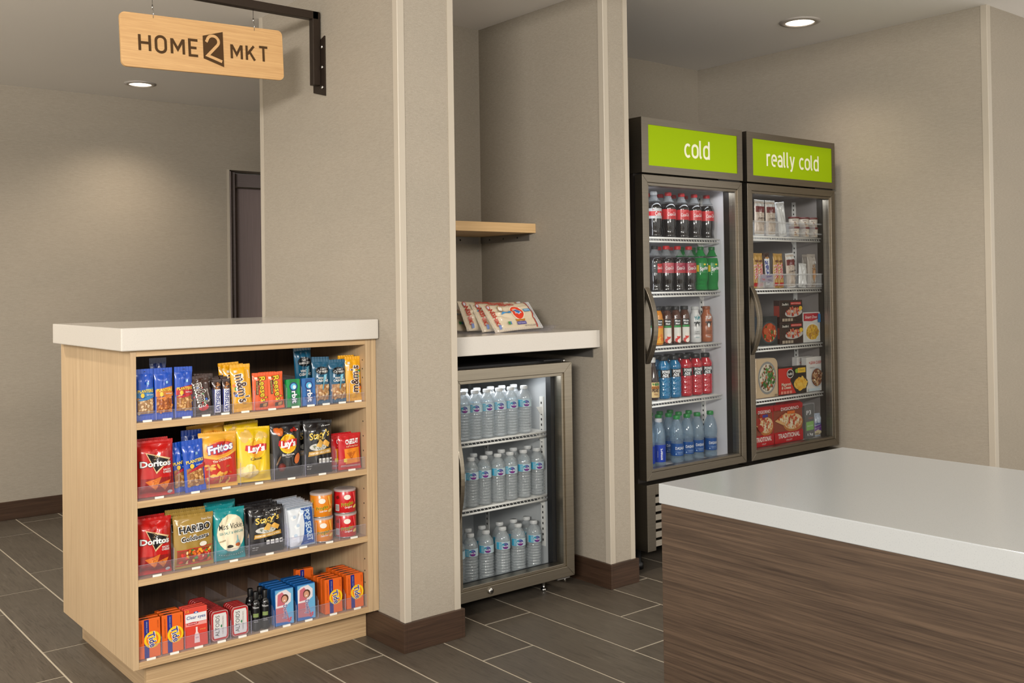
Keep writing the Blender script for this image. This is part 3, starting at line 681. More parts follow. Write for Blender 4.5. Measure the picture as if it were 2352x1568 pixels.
def carton(name, w, h, d, col, paint, side=None, top=None, flap=True, rough=.4):
    rt = empty(name, (0, 0, 0)); cm = C(col, rough)
    MB().box(-w / 2, w / 2, 0, d, 0, h, cm).build('carton', rt, bevel=.0012, seg=2)
    P = Pr(lambda x, z, l: (x, -l, z), .0003); P and paint(P, w, h)
    if P.b.v: P.build('front_print', rt)
    if top: P = Pr(lambda x, z, l: (x, z, h + l), .0003); top(P, w, d); P.build('top_print', rt)
    if side: P = Pr(lambda x, z, l: (-w / 2 - l, d - (x + d / 2) , z), .0003); side(P, d, h); P.build('side_print', rt)
    if flap: MB().box(-w / 2 + .002, w / 2 - .002, .0008, .0016, h - .0002, h + .0006, cm).build('flap', rt)
    return rt
def bottle(name, prof, mat, cap, capr, capz, lab=None, paint=None, n=24, liq=None, turn=0, capribs=True, sleeve=None, labr=None):
    rt = empty(name, (0, 0, 0)); MB().lathe(prof, mat, n).build('bottle_body', rt)
    if liq: MB().lathe(liq[0], liq[1], n).build('contents', rt)
    cm = C(cap, .35); b = MB(); b.lathe([(capr * .98, capz[0]), (capr, capz[0] + .001), (capr, capz[1] - .0015), (capr * .93, capz[1])], cm, 24)
    if capribs:
        for k in range(24): a = k * math.pi / 12; x, y = capr * math.cos(a), capr * math.sin(a); b.box(x - .0005, x + .0005, y - .0005, y + .0005, capz[0] + .002, capz[1] - .002, cm)
    b.build('cap', rt)
    if lab:
        z0, z1, col = lab; rr = labr or (lambda z: max(r for r, q in prof) + .0004)
        m = 10; pr_ = [(rr(z0 + (z1 - z0) * j / m), z0 + (z1 - z0) * j / m) for j in range(m + 1)]
        MB().lathe(pr_, C(col, .3), 32, cap=False).build('sleeve_label', rt)
        def surf(x, z, l):
            r = rr(z) + l; a = x / r + R(turn); return (r * math.sin(a), -r * math.cos(a), z)
        if paint: P = Pr(surf, .0004, .005); paint(P); P.build('printed_label', rt)
    return rt
# ------------------------------------------------------------------ packages: kinds
KIND = {}
def kind(f): KIND[f.__name__] = [f, None]; return f
NUTS = [(214, 160, 92), (196, 140, 74), (228, 182, 118), (170, 112, 54)]; CASH = [(216, 178, 130), (198, 156, 108), (232, 204, 164), (176, 134, 90)]
HON = [(214, 132, 58), (190, 104, 40), (232, 158, 84), (160, 82, 30)]
def nutbag(col2, sub, nuts, tag, seed):
    def paint(P, w, h):
        if tag: P.G([(-w * .46, h * .44), (-w * .46, h * .58), (w * .46, h * .64), (w * .46, h * .46)], col2)
        P.R(0, h * .28, w * .86, h * .30, nuts[3], nx=6, nz=6)
        P.S(46, 0, h * .285, w * .40, h * .145, w * .085, nuts, seed, rect=True)
        P.G([(-w * .46, h * .40), (-w * .2, h * .425), (w * .2, h * .47), (w * .46, h * .53), (w * .46, h * .45), (w * .1, h * .40), (-w * .3, h * .385)], col2)
        P.E(-w * .18, h * .49, w * .1, h * .045, (240, 200, 60)); P.T('PLANTERS', 0, h * .575, h * .058, (250, 214, 70), w=w * .84, bold=.03, rot=2)
        P.T(sub, w * .22, h * .50, h * .028, (240, 240, 240), w=w * .36, bold=.01)
        P.R(w * .12, h * .72, w * .12, h * .05, (150, 196, 236), nx=1, nz=1); P.E(0, h * .955, w * .04, h * .008, (10, 30, 80))
    return lambda: pouch('nut_bag', .056, .152, .016, (16, 78, 190), paint, seed=seed, amp=.001, seal=.016)
def cashew_bag(): return nutbag((60, 130, 190), 'Salted Cashews', CASH, True, 3)()
def honey_bag(): return nutbag((220, 130, 50), 'Honey Roasted', HON, True, 4)()
def peanut_bag(): return nutbag((190, 30, 40), 'Salted Peanuts', NUTS, True, 5)()
def darkblue_bag(): return pouch('nut_bag', .053, .176, .012, (14, 48, 120), None, seed=8, amp=.001, seal=.018)
def peanut_bag_wide():
    def paint(P, w, h):
        P.R(0, h * .28, w * .8, h * .34, NUTS[3], nx=6, nz=6); P.S(60, 0, h * .28, w * .38, h * .165, w * .075, NUTS, 9, rect=True)
        P.G([(-w * .45, h * .36), (-w * .2, h * .43), (w * .2, h * .5), (w * .45, h * .56), (w * .45, h * .46), (w * .1, h * .42), (-w * .3, h * .38)], (190, 30, 40))
        P.E(-w * .16, h * .5, w * .1, h * .045, (240, 200, 60)); P.T('PLANTERS', 0, h * .6, h * .062, (250, 214, 70), w=w * .84, bold=.03, rot=6); P.T('Salted Peanuts', w * .2, h * .52, h * .028, (240, 240, 240), w=w * .34, rot=6)
        P.R(w * .1, h * .74, w * .12, h * .05, (150, 196, 236), nx=1, nz=1)
    return pouch('nut_bag', .066, .156, .018, (16, 78, 190), paint, seed=6, amp=.0012, seal=.016)
MMC = [(210, 30, 40), (40, 150, 60), (90, 50, 30), (240, 120, 30), (30, 90, 190)]
def mmtext(P, w, h, rot, z=.56):
    s_ = -1 if rot < 0 else 1
    for c, o, hh in (((250, 250, 245), .05, 1.12), ((74, 42, 30), .02, 1.0)):
        P.T("m&m's", 0, h * z, w * .50 * hh, c, w=h * .60 * (1.03 if hh > 1 else 1), rot=rot, bold=o)
def mm_brown():
    def paint(P, w, h):
        P.S(16, 0, h * .45, w * .4, h * .3, w * .06, MMC, 4, asp=.8); P.E(w * .02, h * .2, w * .26, h * .09, (206, 32, 40)); mmtext(P, w, h, -82, .52)
        P.T('MILK CHOCOLATE', w * .35, h * .5, w * .07, (240, 236, 226), w=h * .3, rot=-82)
    return pouch('candy_bag', .062, .122, .014, (62, 36, 26), paint, seed=11, seal=.009)
def mmy(rot, seed):
    def paint(P, w, h):
        P.S(7, -w * .3 * (1 if rot < 0 else -1), h * .45, w * .1, h * .3, w * .1, MMC, seed, asp=.85); P.E(w * .1, h * .22, w * .16, h * .07, (208, 146, 16)); mmtext(P, w, h, rot, .5)
        P.T('PEANUT', -w * .36 * (1 if rot > 0 else -1), h * .78, w * .08, (250, 250, 240), w=h * .18, rot=rot); P.R(-w * .3, h * .86, w * .12, h * .05, (230, 230, 220), nx=1, nz=1)
    return lambda: pouch('candy_bag', .068, .148, .02, (246, 178, 18), paint, seed=seed, seal=.010)
def mm_yellow(): return mmy(-84, 12)()
def mm_yellow_up(): return mmy(86, 13)()
def choc_bar():
    def paint(P, w, h):
        P.R(0, h * .38, w * .96, h * .66, (24, 44, 128), nx=2, nz=6); P.R(0, h * .38, w * .72, h * .68, (240, 240, 244), nx=2, nz=6); P.T('SATISFIES', 0, h * .38, w * .52, (26, 46, 130), w=h * .62, rot=88, bold=.035)
        P.S(8, 0, h * .82, w * .3, h * .09, w * .16, [(206, 154, 96), (176, 116, 60), (120, 70, 40)], 3)
    return pouch('chocolate_bar', .025, .106, .012, (58, 34, 26), paint, seed=14, seal=.008, amp=.0006)
def cup_pack():
    def paint(P, w, h):
        P.T("Reese's", w * .1, h * .56, w * .42, (70, 40, 20), w=h * .70, rot=-86, bold=.06); P.T("Reese's", w * .1, h * .56, w * .38, (252, 214, 40), w=h * .68, rot=-86, bold=.02)
        P.R(-w * .26, h * .6, w * .14, h * .38, (76, 44, 24), nx=1); P.T('PEANUT BUTTER CUPS', -w * .26, h * .6, w * .07, (250, 220, 120), w=h * .34, rot=-88)
        P.G([(-w * .1, h * .06), (w * .36, h * .08), (w * .36, h * .2), (-w * .1, h * .17)], (84, 48, 26)); P.G([(w * .08, h * .08), (w * .3, h * .09), (w * .3, h * .18), (w * .08, h * .16)], (216, 160, 92)); P.R(-w * .32, h * .86, w * .16, h * .06, (236, 220, 200), nx=1, nz=1)
    return pouch('peanut_butter_cup_pack', .058, .117, .013, (240, 96, 32), paint, seed=15, seal=.008, amp=.0007)
def gum(base, dark):
    def paint(P, w, h):
        P.R(0, h * .5, w * .96, h * .9, base, nx=1, nz=1); P.S(8, 0, h * .55, w * .4, h * .4, w * .16, [dark, base], 5); P.R(w * .0, h * .5, w * .5, h * .96, tuple(int(v * .8) for v in base), nx=1, nz=1)
        P.E(-w * .0, h * .74, w * .30, h * .155, (26, 42, 120)); P.E(w * 0, h * .74, w * .22, h * .115, (92, 190, 230)); P.E(w * .05, h * .72, w * .12, h * .07, (230, 244, 250))
        P.T('rbit', w * .05, h * .36, w * .40, (26, 40, 116), w=h * .46, rot=-88, bold=.06); P.T('rbit', w * .05, h * .36, w * .37, (250, 250, 250), w=h * .44, rot=-88, bold=.03)
    return carton('gum_pack', .048, .09, .014, base, paint, rough=.3)
def gum_green(): return gum((20, 152, 74), (8, 110, 50))
def gum_blue(): return gum((46, 112, 184), (24, 66, 140))
def nh(seed, hgt):
    def paint(P, w, h):
        P.R(0, h * .26, w * .84, h * .34, (172, 118, 70), nx=6, nz=6); P.S(34, 0, h * .25, w * .38, h * .16, w * .10, CASH + [(224, 170, 104)], seed, rect=True)
        P.E(0, h * .74, w * .36, h * .085, (16, 24, 30)); P.T('Nut', 0, h * .775, h * .05, (240, 240, 236), w=w * .3, sh=.3, rot=4); P.T('HARVEST', 0, h * .715, h * .04, (240, 240, 236), w=w * .6, bold=.02)
        P.T('WHOLE', 0, h * .575, h * .045, (244, 244, 240), w=w * .5, bold=.03); P.T('CASHEWS', 0, h * .515, h * .05, (244, 244, 240), w=w * .66, bold=.03)
        P.G([(w * .1, h * .64), (w * .26, h * .66), (w * .02, h * .3), (-w * .02, h * .34)], (120, 190, 214))
    return lambda: pouch('cashew_bag', .065, hgt, .02, (28, 92, 124), paint, seed=seed, rough=.16, seal=.012, amp=.002)
def harvest_bag(): return nh(21, .15)()
def harvest_bag_tall(): return nh(22, .188)()
def tortilla():
    def paint(P, w, h):
        P.R(0, h * .2, w * .84, h * .26, (150, 24, 22), nx=6, nz=4)
        P.G([(-w * .30, h * .80), (w * .12, h * .62), (w * .40, h * .66), (-w * .02, h * .40)], (236, 200, 150)); P.G([(-w * .26, h * .775), (w * .12, h * .60), (w * .34, h * .64), (-w * .02, h * .44)], (20, 14, 14))
        P.T('Doritos', -w * .02, h * .595, h * .115, (20, 14, 14), w=w * .86, bold=.06); P.T('Doritos', -w * .02, h * .595, h * .105, (248, 248, 248), w=w * .83, bold=.035)
        P.T('NACHO', w * .28, h * .47, h * .036, (248, 240, 236), w=w * .22, bold=.02); P.T('CHEESE', w * .28, h * .425, h * .036, (248, 240, 236), w=w * .24, bold=.02)
        for a, c, k in ((-.08, .2, 1), (.2, .16, .8)):
            P.G([(w * (a - .24 * k), h * (c + .08 * k)), (w * (a + .2 * k), h * (c + .15 * k)), (w * (a + .02 * k), h * (c - .08 * k))], (222, 116, 36)); P.S(14, w * (a + .0), h * (c + .055 * k), w * .1 * k, h * .04 * k, w * .022, [(240, 150, 60), (190, 80, 24)], 5)
        P.E(w * .36, h * .06, w * .07, h * .03, (190, 190, 190))
    return pouch('tortilla_chip_bag', .113, .166, .038, (200, 30, 28), paint, seed=31, seal=.010, amp=.0026)
def cornchip():
    def paint(P, w, h):
        P.G([(-w * .46, h * .07), (w * .46, h * .07), (w * .46, h * .64), (w * .2, h * .55), (-w * .12, h * .50), (-w * .46, h * .56)], (200, 44, 26))
        P.E(0, h * .71, w * .42, h * .155, (238, 156, 44), 8); P.E(0, h * .71, w * .36, h * .12, (196, 30, 30), 8)
        P.T('Fritos', 0, h * .72, h * .15, (30, 60, 150), w=w * .70, bold=.07, rot=10, sh=.1); P.T('Fritos', 0, h * .72, h * .14, (250, 250, 250), w=w * .68, bold=.04, rot=10, sh=.1)
        P.T('The ORIGINAL', w * .04, h * .50, h * .046, (250, 240, 220), w=w * .52, bold=.02, rot=10)
        P.S(17, 0, h * .25, w * .38, h * .17, w * .085, [(236, 172, 70), (222, 148, 50), (244, 190, 92)], 8, rect=True, asp=.42); P.S(10, 0, h * .23, w * .36, h * .15, w * .05, [(186, 96, 34)], 10, rect=True, asp=.4)
    return pouch('corn_chip_bag', .124, .170, .04, (246, 184, 66), paint, seed=32, seal=.009, amp=.0026)
def layslogo(P, w, h, z):
    P.E(0, z * h, w * .29, w * .29, (250, 206, 40)); P.E(w * .0, z * h, w * .25, w * .24, (244, 176, 24)); P.G([(-w * .32, h * (z - .02)), (-w * .3, h * (z + .075)), (-w * .05, h * (z + .06)), (w * .12, h * (z + .09)), (w * .32, h * (z + .085)), (w * .3, h * (z - .03)), (w * .1, h * (z - .05)), (-w * .1, h * (z - .085))], (208, 28, 36))
    P.T("Lay's", 0, h * (z + .01), h * .115, (252, 252, 252), w=w * .50, bold=.05, sh=.05, rot=4)
def potato():
    def paint(P, w, h):
        P.S(5, 0, h * .87, w * .38, h * .05, w * .14, [(240, 206, 120), (232, 190, 96)], 3, rect=True)
        layslogo(P, w, h, .60); P.T('Classic', 0, h * .425, h * .052, (60, 40, 20), w=w * .36, bold=.01, rot=4)
        P.S(7, -w * .2, h * .2, w * .2, h * .07, w * .15, [(240, 210, 130), (226, 186, 100), (248, 224, 156)], 7)
    return pouch('potato_chip_bag', .116, .172, .042, (248, 208, 30), paint, seed=33, seal=.009, amp=.0026)
def bbq():
    def paint(P, w, h):
        P.S(4, -w * .3, h * .86, w * .1, h * .05, w * .12, [(222, 112, 40), (200, 88, 30)], 3); P.S(7, w * .22, h * .88, w * .14, h * .03, w * .05, [(170, 40, 30)], 5)
        layslogo(P, w, h, .62); P.T('Barbecue', 0, h * .43, h * .045, (244, 240, 236), w=w * .40, bold=.01, rot=3); P.T('Flavored', 0, h * .385, h * .022, (220, 214, 210), w=w * .2, rot=3)
        P.E(-w * .22, h * .2, w * .13, h * .075, (96, 30, 22)); P.E(-w * .22, h * .2, w * .08, h * .045, (130, 40, 26)); P.E(w * .3, h * .34, w * .09, h * .1, (210, 110, 50), -20); P.E(-w * .32, h * .33, w * .03, h * .1, (120, 90, 60), -30)
    return pouch('potato_chip_bag', .108, .176, .036, (38, 36, 38), paint, seed=34, seal=.009, amp=.0028, rough=.22)
def pita():
    def paint(P, w, h):
        P.T("Stacy's", 0, h * .74, h * .13, (244, 206, 90), w=w * .70, bold=.02, sh=.15, rot=10); P.T('Pita Chips', w * .05, h * .655, h * .035, (230, 200, 110), w=w * .28, sh=.2, rot=8)
        P.E(-w * .05, h * .5, w * .3, h * .07, (210, 208, 200)); P.S(30, -w * .05, h * .505, w * .26, h * .05, w * .02, [(120, 130, 90), (246, 244, 236)], 6)
        P.G([(-w * .14, h * .52), (-w * .02, h * .66), (w * .12, h * .60), (w * .03, h * .49)], (236, 186, 90)); P.G([(w * .08, h * .56), (w * .2, h * .64), (w * .36, h * .57), (w * .3, h * .49)], (228, 172, 76))
        P.G([(-w * .4, h * .33), (-w * .38, h * .42), (0, h * .44), (w * .4, h * .47), (w * .42, h * .38), (0, h * .36)], (200, 152, 60)); P.T('PARMESAN GARLIC & HERB', 0, h * .40, h * .042, (250, 240, 220), w=w * .72, bold=.015, rot=5)
        for k in range(4): P.R(w * (-.02 + .14 * k), h * .24, w * .11, h * .09, (232, 232, 228), nx=1, nz=1); P.T(('200', '10', '65', '1')[k], w * (-.02 + .14 * k), h * .24, h * .04, (30, 30, 30), w=w * .07)
        P.T('NET WT', -w * .36, h * .15, h * .026, (230, 230, 226), w=w * .16); P.T('1.5 OZ', -w * .36, h * .1, h * .024, (230, 230, 226), w=w * .14)
        for k in range(6): P.E(w * (.12 + .05 * k), h * (.895 + .004 * k), w * .016, h * .008, (236, 236, 232))
    return pouch('pita_chip_bag', .114, .170, .03, (30, 28, 30), paint, seed=35, seal=.010, amp=.0026, rough=.2)
def cracker():
    def paint(P, w, h):
        P.T('CHEEZ-IT', w * .06, h * .78, h * .13, (252, 252, 252), w=w * .58, bold=.04, rot=4); P.T('Made With Real Cheese', w * .06, h * .65, h * .045, (252, 230, 180), w=w * .54, rot=4)
        P.R(w * .06, h * .38, w * .66, h * .42, (240, 140, 30), rot=4); P.G([(w * .02, h * .27), (w * .22, h * .5), (-w * .2, h * .46)], (200, 104, 24)); P.S(12, w * .02, h * .42, w * .16, h * .1, w * .03, [(222, 120, 34), (246, 160, 60)], 4)
        P.R(-w * .26, h * .26, w * .14, h * .1, (250, 220, 60), nx=1, nz=1); P.R(w * .0, h * .115, w * .86, h * .012, (248, 240, 236), nx=4, nz=1); P.R(w * .0, h * .085, w * .86, h * .01, (248, 240, 236), nx=4, nz=1)
    return pouch('cracker_bag', .088, .120, .022, (204, 26, 34), paint, seed=36, seal=.007, amp=.0014)
def gummy():
    def paint(P, w, h):
        P.R(0, h * .22, w * .86, h * .26, (150, 60, 24), nx=6, nz=4); P.S(46, 0, h * .22, w * .41, h * .115, w * .05, [(220, 60, 40), (240, 180, 50), (230, 120, 40), (70, 140, 60), (246, 220, 160), (190, 36, 40)], 6, rect=True)
        P.T('HARIBO', 0, h * .75, h * .14, (250, 250, 248), w=w * .82, bold=.07, rot=4); P.T('HARIBO', 0, h * .75, h * .125, (20, 18, 18), w=w * .78, bold=.035, rot=4)
        P.T('Goldbears', 0, h * .57, h * .10, (250, 250, 248), w=w * .72, bold=.06, rot=5); P.T('Goldbears', 0, h * .57, h * .085, (20, 18, 18), w=w * .69, bold=.025, rot=5)
        P.E(w * .2, h * .43, w * .1, h * .045, (246, 240, 226)); P.R(0, h * .365, w * .9, h * .014, (206, 34, 40), rot=4, nz=1); P.R(0, h * .075, w * .9, h * .02, (206, 34, 40), rot=3, nz=1); P.T('Share Size', w * .3, h * .9, h * .035, (250, 246, 236), w=w * .26)
    return pouch('gummy_candy_bag', .126, .158, .026, (170, 138, 66), paint, seed=37, seal=.012, amp=.0016, rough=.2)
def kettle():
    def paint(P, w, h):
        P.E(w * .02, h * .52, w * .45, h * .36, (244, 232, 200)); P.T("Miss Vickie's", w * .04, h * .66, h * .11, (30, 26, 22), w=w * .84, bold=.01, sh=.1, rot=3)
        P.T('SEA SALT & VINEGAR', w * .02, h * .53, h * .05, (30, 140, 140), w=w * .78, bold=.01, rot=3); P.G([(w * .12, h * .25), (w * .3, h * .26), (w * .28, h * .33), (w * .23, h * .39), (w * .22, h * .46), (w * .18, h * .46), (w * .18, h * .38), (w * .12, h * .33)], (150, 196, 200))
        P.E(w * .2, h * .285, w * .085, h * .035, (190, 96, 40)); P.E(-w * .05, h * .26, w * .1, h * .03, (52, 50, 40)); P.R(-w * .28, h * .38, w * .2, h * .03, (206, 190, 150), rot=12, nx=1, nz=1); P.T('NO ARTIFICIAL', -w * .28, h * .38, h * .018, (70, 60, 50), w=w * .18, rot=12)
        for k in range(12): P.E(w * (-.36 + .065 * k), h * (.12 - .03 * math.sin(k * .28)), w * .014, h * .008, (220, 240, 236))
    return pouch('kettle_chip_bag', .104, .158, .036, (22, 146, 150), paint, seed=38, seal=.009, amp=.0026)
def popcorn():
    def paint(P, w, h):
        P.R(w * .0, h * .48, w * .94, h * .9, (226, 232, 238), nx=2, nz=3); P.G([(w * .0, h * .94), (w * .46, h * .94), (w * .46, h * .04), (-w * .1, h * .04), (w * .04, h * .3), (w * .1, h * .55), (w * .06, h * .78)], (36, 84, 160))
        P.T('POP SECRET', w * .25, h * .5, w * .22, (206, 226, 240), w=h * .78, rot=-86, bold=.03)
        for a, c in ((-.3, .74), (-.2, .52), (-.32, .28), (.0, .84)): P.S(5, w * a, h * c, w * .08, h * .04, w * .06, [(250, 250, 250), (196, 214, 232)], 4, asp=.9); 
    rt = pouch('popcorn_bag', .092, .130, .016, (214, 222, 230), paint, seed=39, seal=.006, amp=.001, back=(150, 162, 176), top=(150, 162, 176))
    MB().box(-.049, .049, .002, .004, .02, .134, WRAP).build('plastic_overwrap', rt); return rt
def can_(col, sub):
    rt = empty('chip_canister', (0, 0, 0)); r = .0365
    MB().lathe([(r - .001, 0), (r, .001), (r, .0745), (r - .001, .076)], C(col, .3, coat=.3), 40).build('canister_body', rt)
    MB().lathe([(r + .0008, 0), (r + .0008, .0025), (r, .003)], C((190, 190, 188), .25, .8), 40).build('bottom_rim', rt)
    MB().lathe([(r + .0012, .073), (r + .0012, .0795), (r - .002, .081), (.001, .0795)], clear_plastic('lid_plastic', (.8, .78, .76), .5, .2, (.62, .58, .55)), 40, cap=False).build('lid', rt)
    def surf(x, z, l): a = x / r + R(-20); return ((r + l) * math.sin(a), -(r + l) * math.cos(a), z)
    P = Pr(surf, .0003, .005); P.T('Pringles', .0, .033, .0115, (250, 214, 40), w=.044, bold=.05, sh=.2, rot=10); P.T('Pringles', .0, .033, .011, (40, 26, 16), w=.042, bold=.01, sh=.2, rot=10)
    P.T(sub, .004, .0215, .006, (250, 244, 236), w=.026, bold=.02, rot=6); P.R(-.036, .02, .016, .022, (226, 222, 214), nx=4, nz=1)
    for k in range(6): P.R(-.042 + k * .0024, .02, .0009, .018, (60, 60, 60), nx=1, nz=1)
    P.E(.028, .022, .009, .005, (246, 206, 110), 20); P.G([(.018, .07), (.026, .07), (.032, .036), (.026, .036)], tuple(min(255, v + 46) for v in col)); P.G([(-.04, .056), (-.03, .062), (-.026, .052), (-.036, .048)], (200, 150, 30) if col[1] > 90 else (120, 20, 20))
    P.E(0, .055, .011, .0085, (248, 240, 228))
    P.build('printed_label', rt); return rt
def canister_orange(): return can_((238, 140, 26), 'Cheddar Cheese')
def canister_red(): return can_((208, 26, 34), 'Original')
def detergent():
    def paint(P, w, h):
        P.R(-w * .14, h * .5, w * .22, h * .98, (34, 40, 130), nx=1, nz=1); P.E(w * .12, h * .46, w * .38, w * .38, (250, 206, 30)); P.E(w * .12, h * .46, w * .28, w * .28, (240, 130, 30)); P.E(w * .12, h * .46, w * .2, w * .2, (250, 206, 30))
        P.T('Tide', w * .12, h * .46, w * .34, (250, 250, 250), w=h * .39, rot=-80, bold=.05); P.T('Tide', w * .12, h * .46, w * .31, (30, 34, 130), w=h * .38, rot=-80, bold=.02)
        P.T('ORIGINAL SCENT', -w * .13, h * .8, w * .06, (190, 200, 230), w=h * .3, rot=-90); P.T('LAUNDRY DETERGENT POWDER', -w * .37, h * .66, w * .05, (120, 40, 10), w=h * .5, rot=-90); P.T('SINGLE LOAD', w * .38, h * .84, w * .05, (140, 50, 10), w=h * .2, rot=-90)
    def top(P, w, d): P.E(-w * .18, d * .5, w * .2, d * .3, (40, 30, 60)); P.T('Tide', -w * .18, d * .5, d * .35, (250, 206, 60), w=w * .2)
    return carton('detergent_box', .064, .113, .022, (238, 104, 24), paint, top=top)
def eyedrops():
    def paint(P, w, h):
        P.G([(-w * .46, h * .02), (w * .46, h * .02), (w * .46, h * .62), (-w * .46, h * .6)], (222, 66, 50)); P.R(0, h * .74, w * .92, h * .22, (240, 238, 238), nx=1, nz=1); P.R(0, h * .58, w * .92, h * .08, (240, 160, 150), nx=1, nz=1)
        P.T('Clear eyes', 0, h * .76, h * .085, (30, 50, 130), w=w * .82, bold=.01, sh=.1); P.E(-w * .16, h * .6, w * .26, h * .04, (200, 30, 36)); P.T('REDNESS RELIEF', -w * .16, h * .6, h * .03, (250, 250, 250), w=w * .4); P.E(0, h * .87, w * .1, h * .025, (30, 80, 160)); P.E(0, h * .87, w * .04, h * .015, (250, 250, 250))
        P.G([(-w * .1, h * .1), (w * .14, h * .1), (w * .12, h * .3), (w * .05, h * .38), (w * .05, h * .5), (-w * .03, h * .5), (-w * .03, h * .38), (-w * .09, h * .3)], (246, 214, 210)); P.T('eyes', w * .02, h * .24, h * .05, (120, 50, 130), w=w * .14); P.T('UP TO 12 HRS', w * .28, h * .42, h * .03, (250, 220, 120), w=w * .24); P.T('12', -w * .38, h * .93, h * .06, (250, 170, 60), w=w * .16, bold=.03)
    return carton('eye_drop_pack', .071, .118, .012, (226, 74, 58), paint, flap=False)
def mints():
    rt = empty('mint_tin', (0, 0, 0)); w, h = .056, .093; o = [(x - w / 2, z) for x, z in rrect(w, h, .012)]
    MB().prism(o, 'y', 0, .011, C((176, 34, 36), .25, coat=.5)).build('tin', rt, bevel=.001)
    MB().prism([(x * .97, .0015 + z * .97) for x, z in o], 'y', -.0006, .0001, C((214, 190, 182), .3, .5)).build('lid_rim', rt)
    P = Pr(lambda x, z, l: (x, -.0006 - l, z), .0003); P.G([(x * .92, .004 + z * .915) for x, z in o], (190, 30, 36)); P.G([(-w * .34, h * .1), (w * .34, h * .1), (w * .38, h * .2), (w * .38, h * .8), (w * .34, h * .9), (-w * .34, h * .9), (-w * .38, h * .8), (-w * .38, h * .2)], (226, 224, 220))
    P.T('ALTOIDS', -w * .16, h * .5, w * .24, (26, 24, 24), w=h * .68, rot=88, bold=.0); P.T('CURIOUSLY STRONG MINTS', w * .16, h * .5, w * .07, (120, 60, 50), w=h * .6, rot=88); P.G([(w * .02, h * .48), (w * .08, h * .54), (w * .12, h * .48), (w * .08, h * .42)], (40, 130, 80)); P.build('printed_label', rt); return rt
def spray():
    def paint(P): P.T('TRESemme', 0, .075, .006, (226, 226, 226), w=.021, bold=.01); P.R(0, .05, .018, .012, (128, 146, 86), nx=2, nz=1); P.T('THERMAL', 0, .035, .003, (220, 220, 220), w=.013); P.T('CREATIONS', 0, .03, .003, (220, 220, 220), w=.014)
    prof = [(.0135, 0), (.0145, .002), (.0145, .082), (.012, .092), (.008, .096), (.008, .1)]
    return bottle('spray_bottle', prof, C((14, 14, 15), .15, coat=.5), (18, 18, 18), .0085, (.098, .122), (.005, .08, (16, 16, 17)), paint, capribs=False, turn=-22)
def softener():
    def paint(P, w, h):
        P.R(0, h * .5, w * .97, h * .97, (110, 178, 220), nx=1, nz=1); P.G([(-w * .48, h * .02), (w * .3, h * .02), (w * .02, h * .55), (-w * .48, h * .5)], (196, 120, 128)); P.G([(-w * .48, h * .02), (w * .4, h * .02), (w * .1, h * .08), (-w * .48, h * .1)], (50, 110, 180))
        P.G([(-w * .48, h * .5), (w * .02, h * .5), (w * .34, h * .62), (w * .36, h * .84), (w * .1, h * .97), (-w * .3, h * .94), (-w * .48, h * .86)], (236, 226, 228)); P.G([(-w * .4, h * .55), (0, h * .56), (w * .1, h * .76), (-w * .12, h * .92), (-w * .36, h * .86)], (206, 110, 122))
        P.E(w * .02, h * .73, w * .2, h * .12, (84, 52, 36)); P.E(-w * .0, h * .715, w * .145, h * .095, (214, 160, 130)); P.E(-w * .005, h * .68, w * .055, h * .014, (250, 240, 236), 15); P.T('Downy', w * .06, h * .36, w * .24, (250, 250, 250), w=h * .40, rot=-86, bold=.04); P.T('Downy', w * .06, h * .36, w * .23, (36, 46, 130), w=h * .39, rot=-86, bold=.01)
        P.S(6, w * .28, h * .14, w * .1, h * .06, w * .06, [(214, 50, 80), (236, 110, 130)], 4)
    return carton('fabric_softener_box', .064, .115, .023, (20, 98, 172), paint)
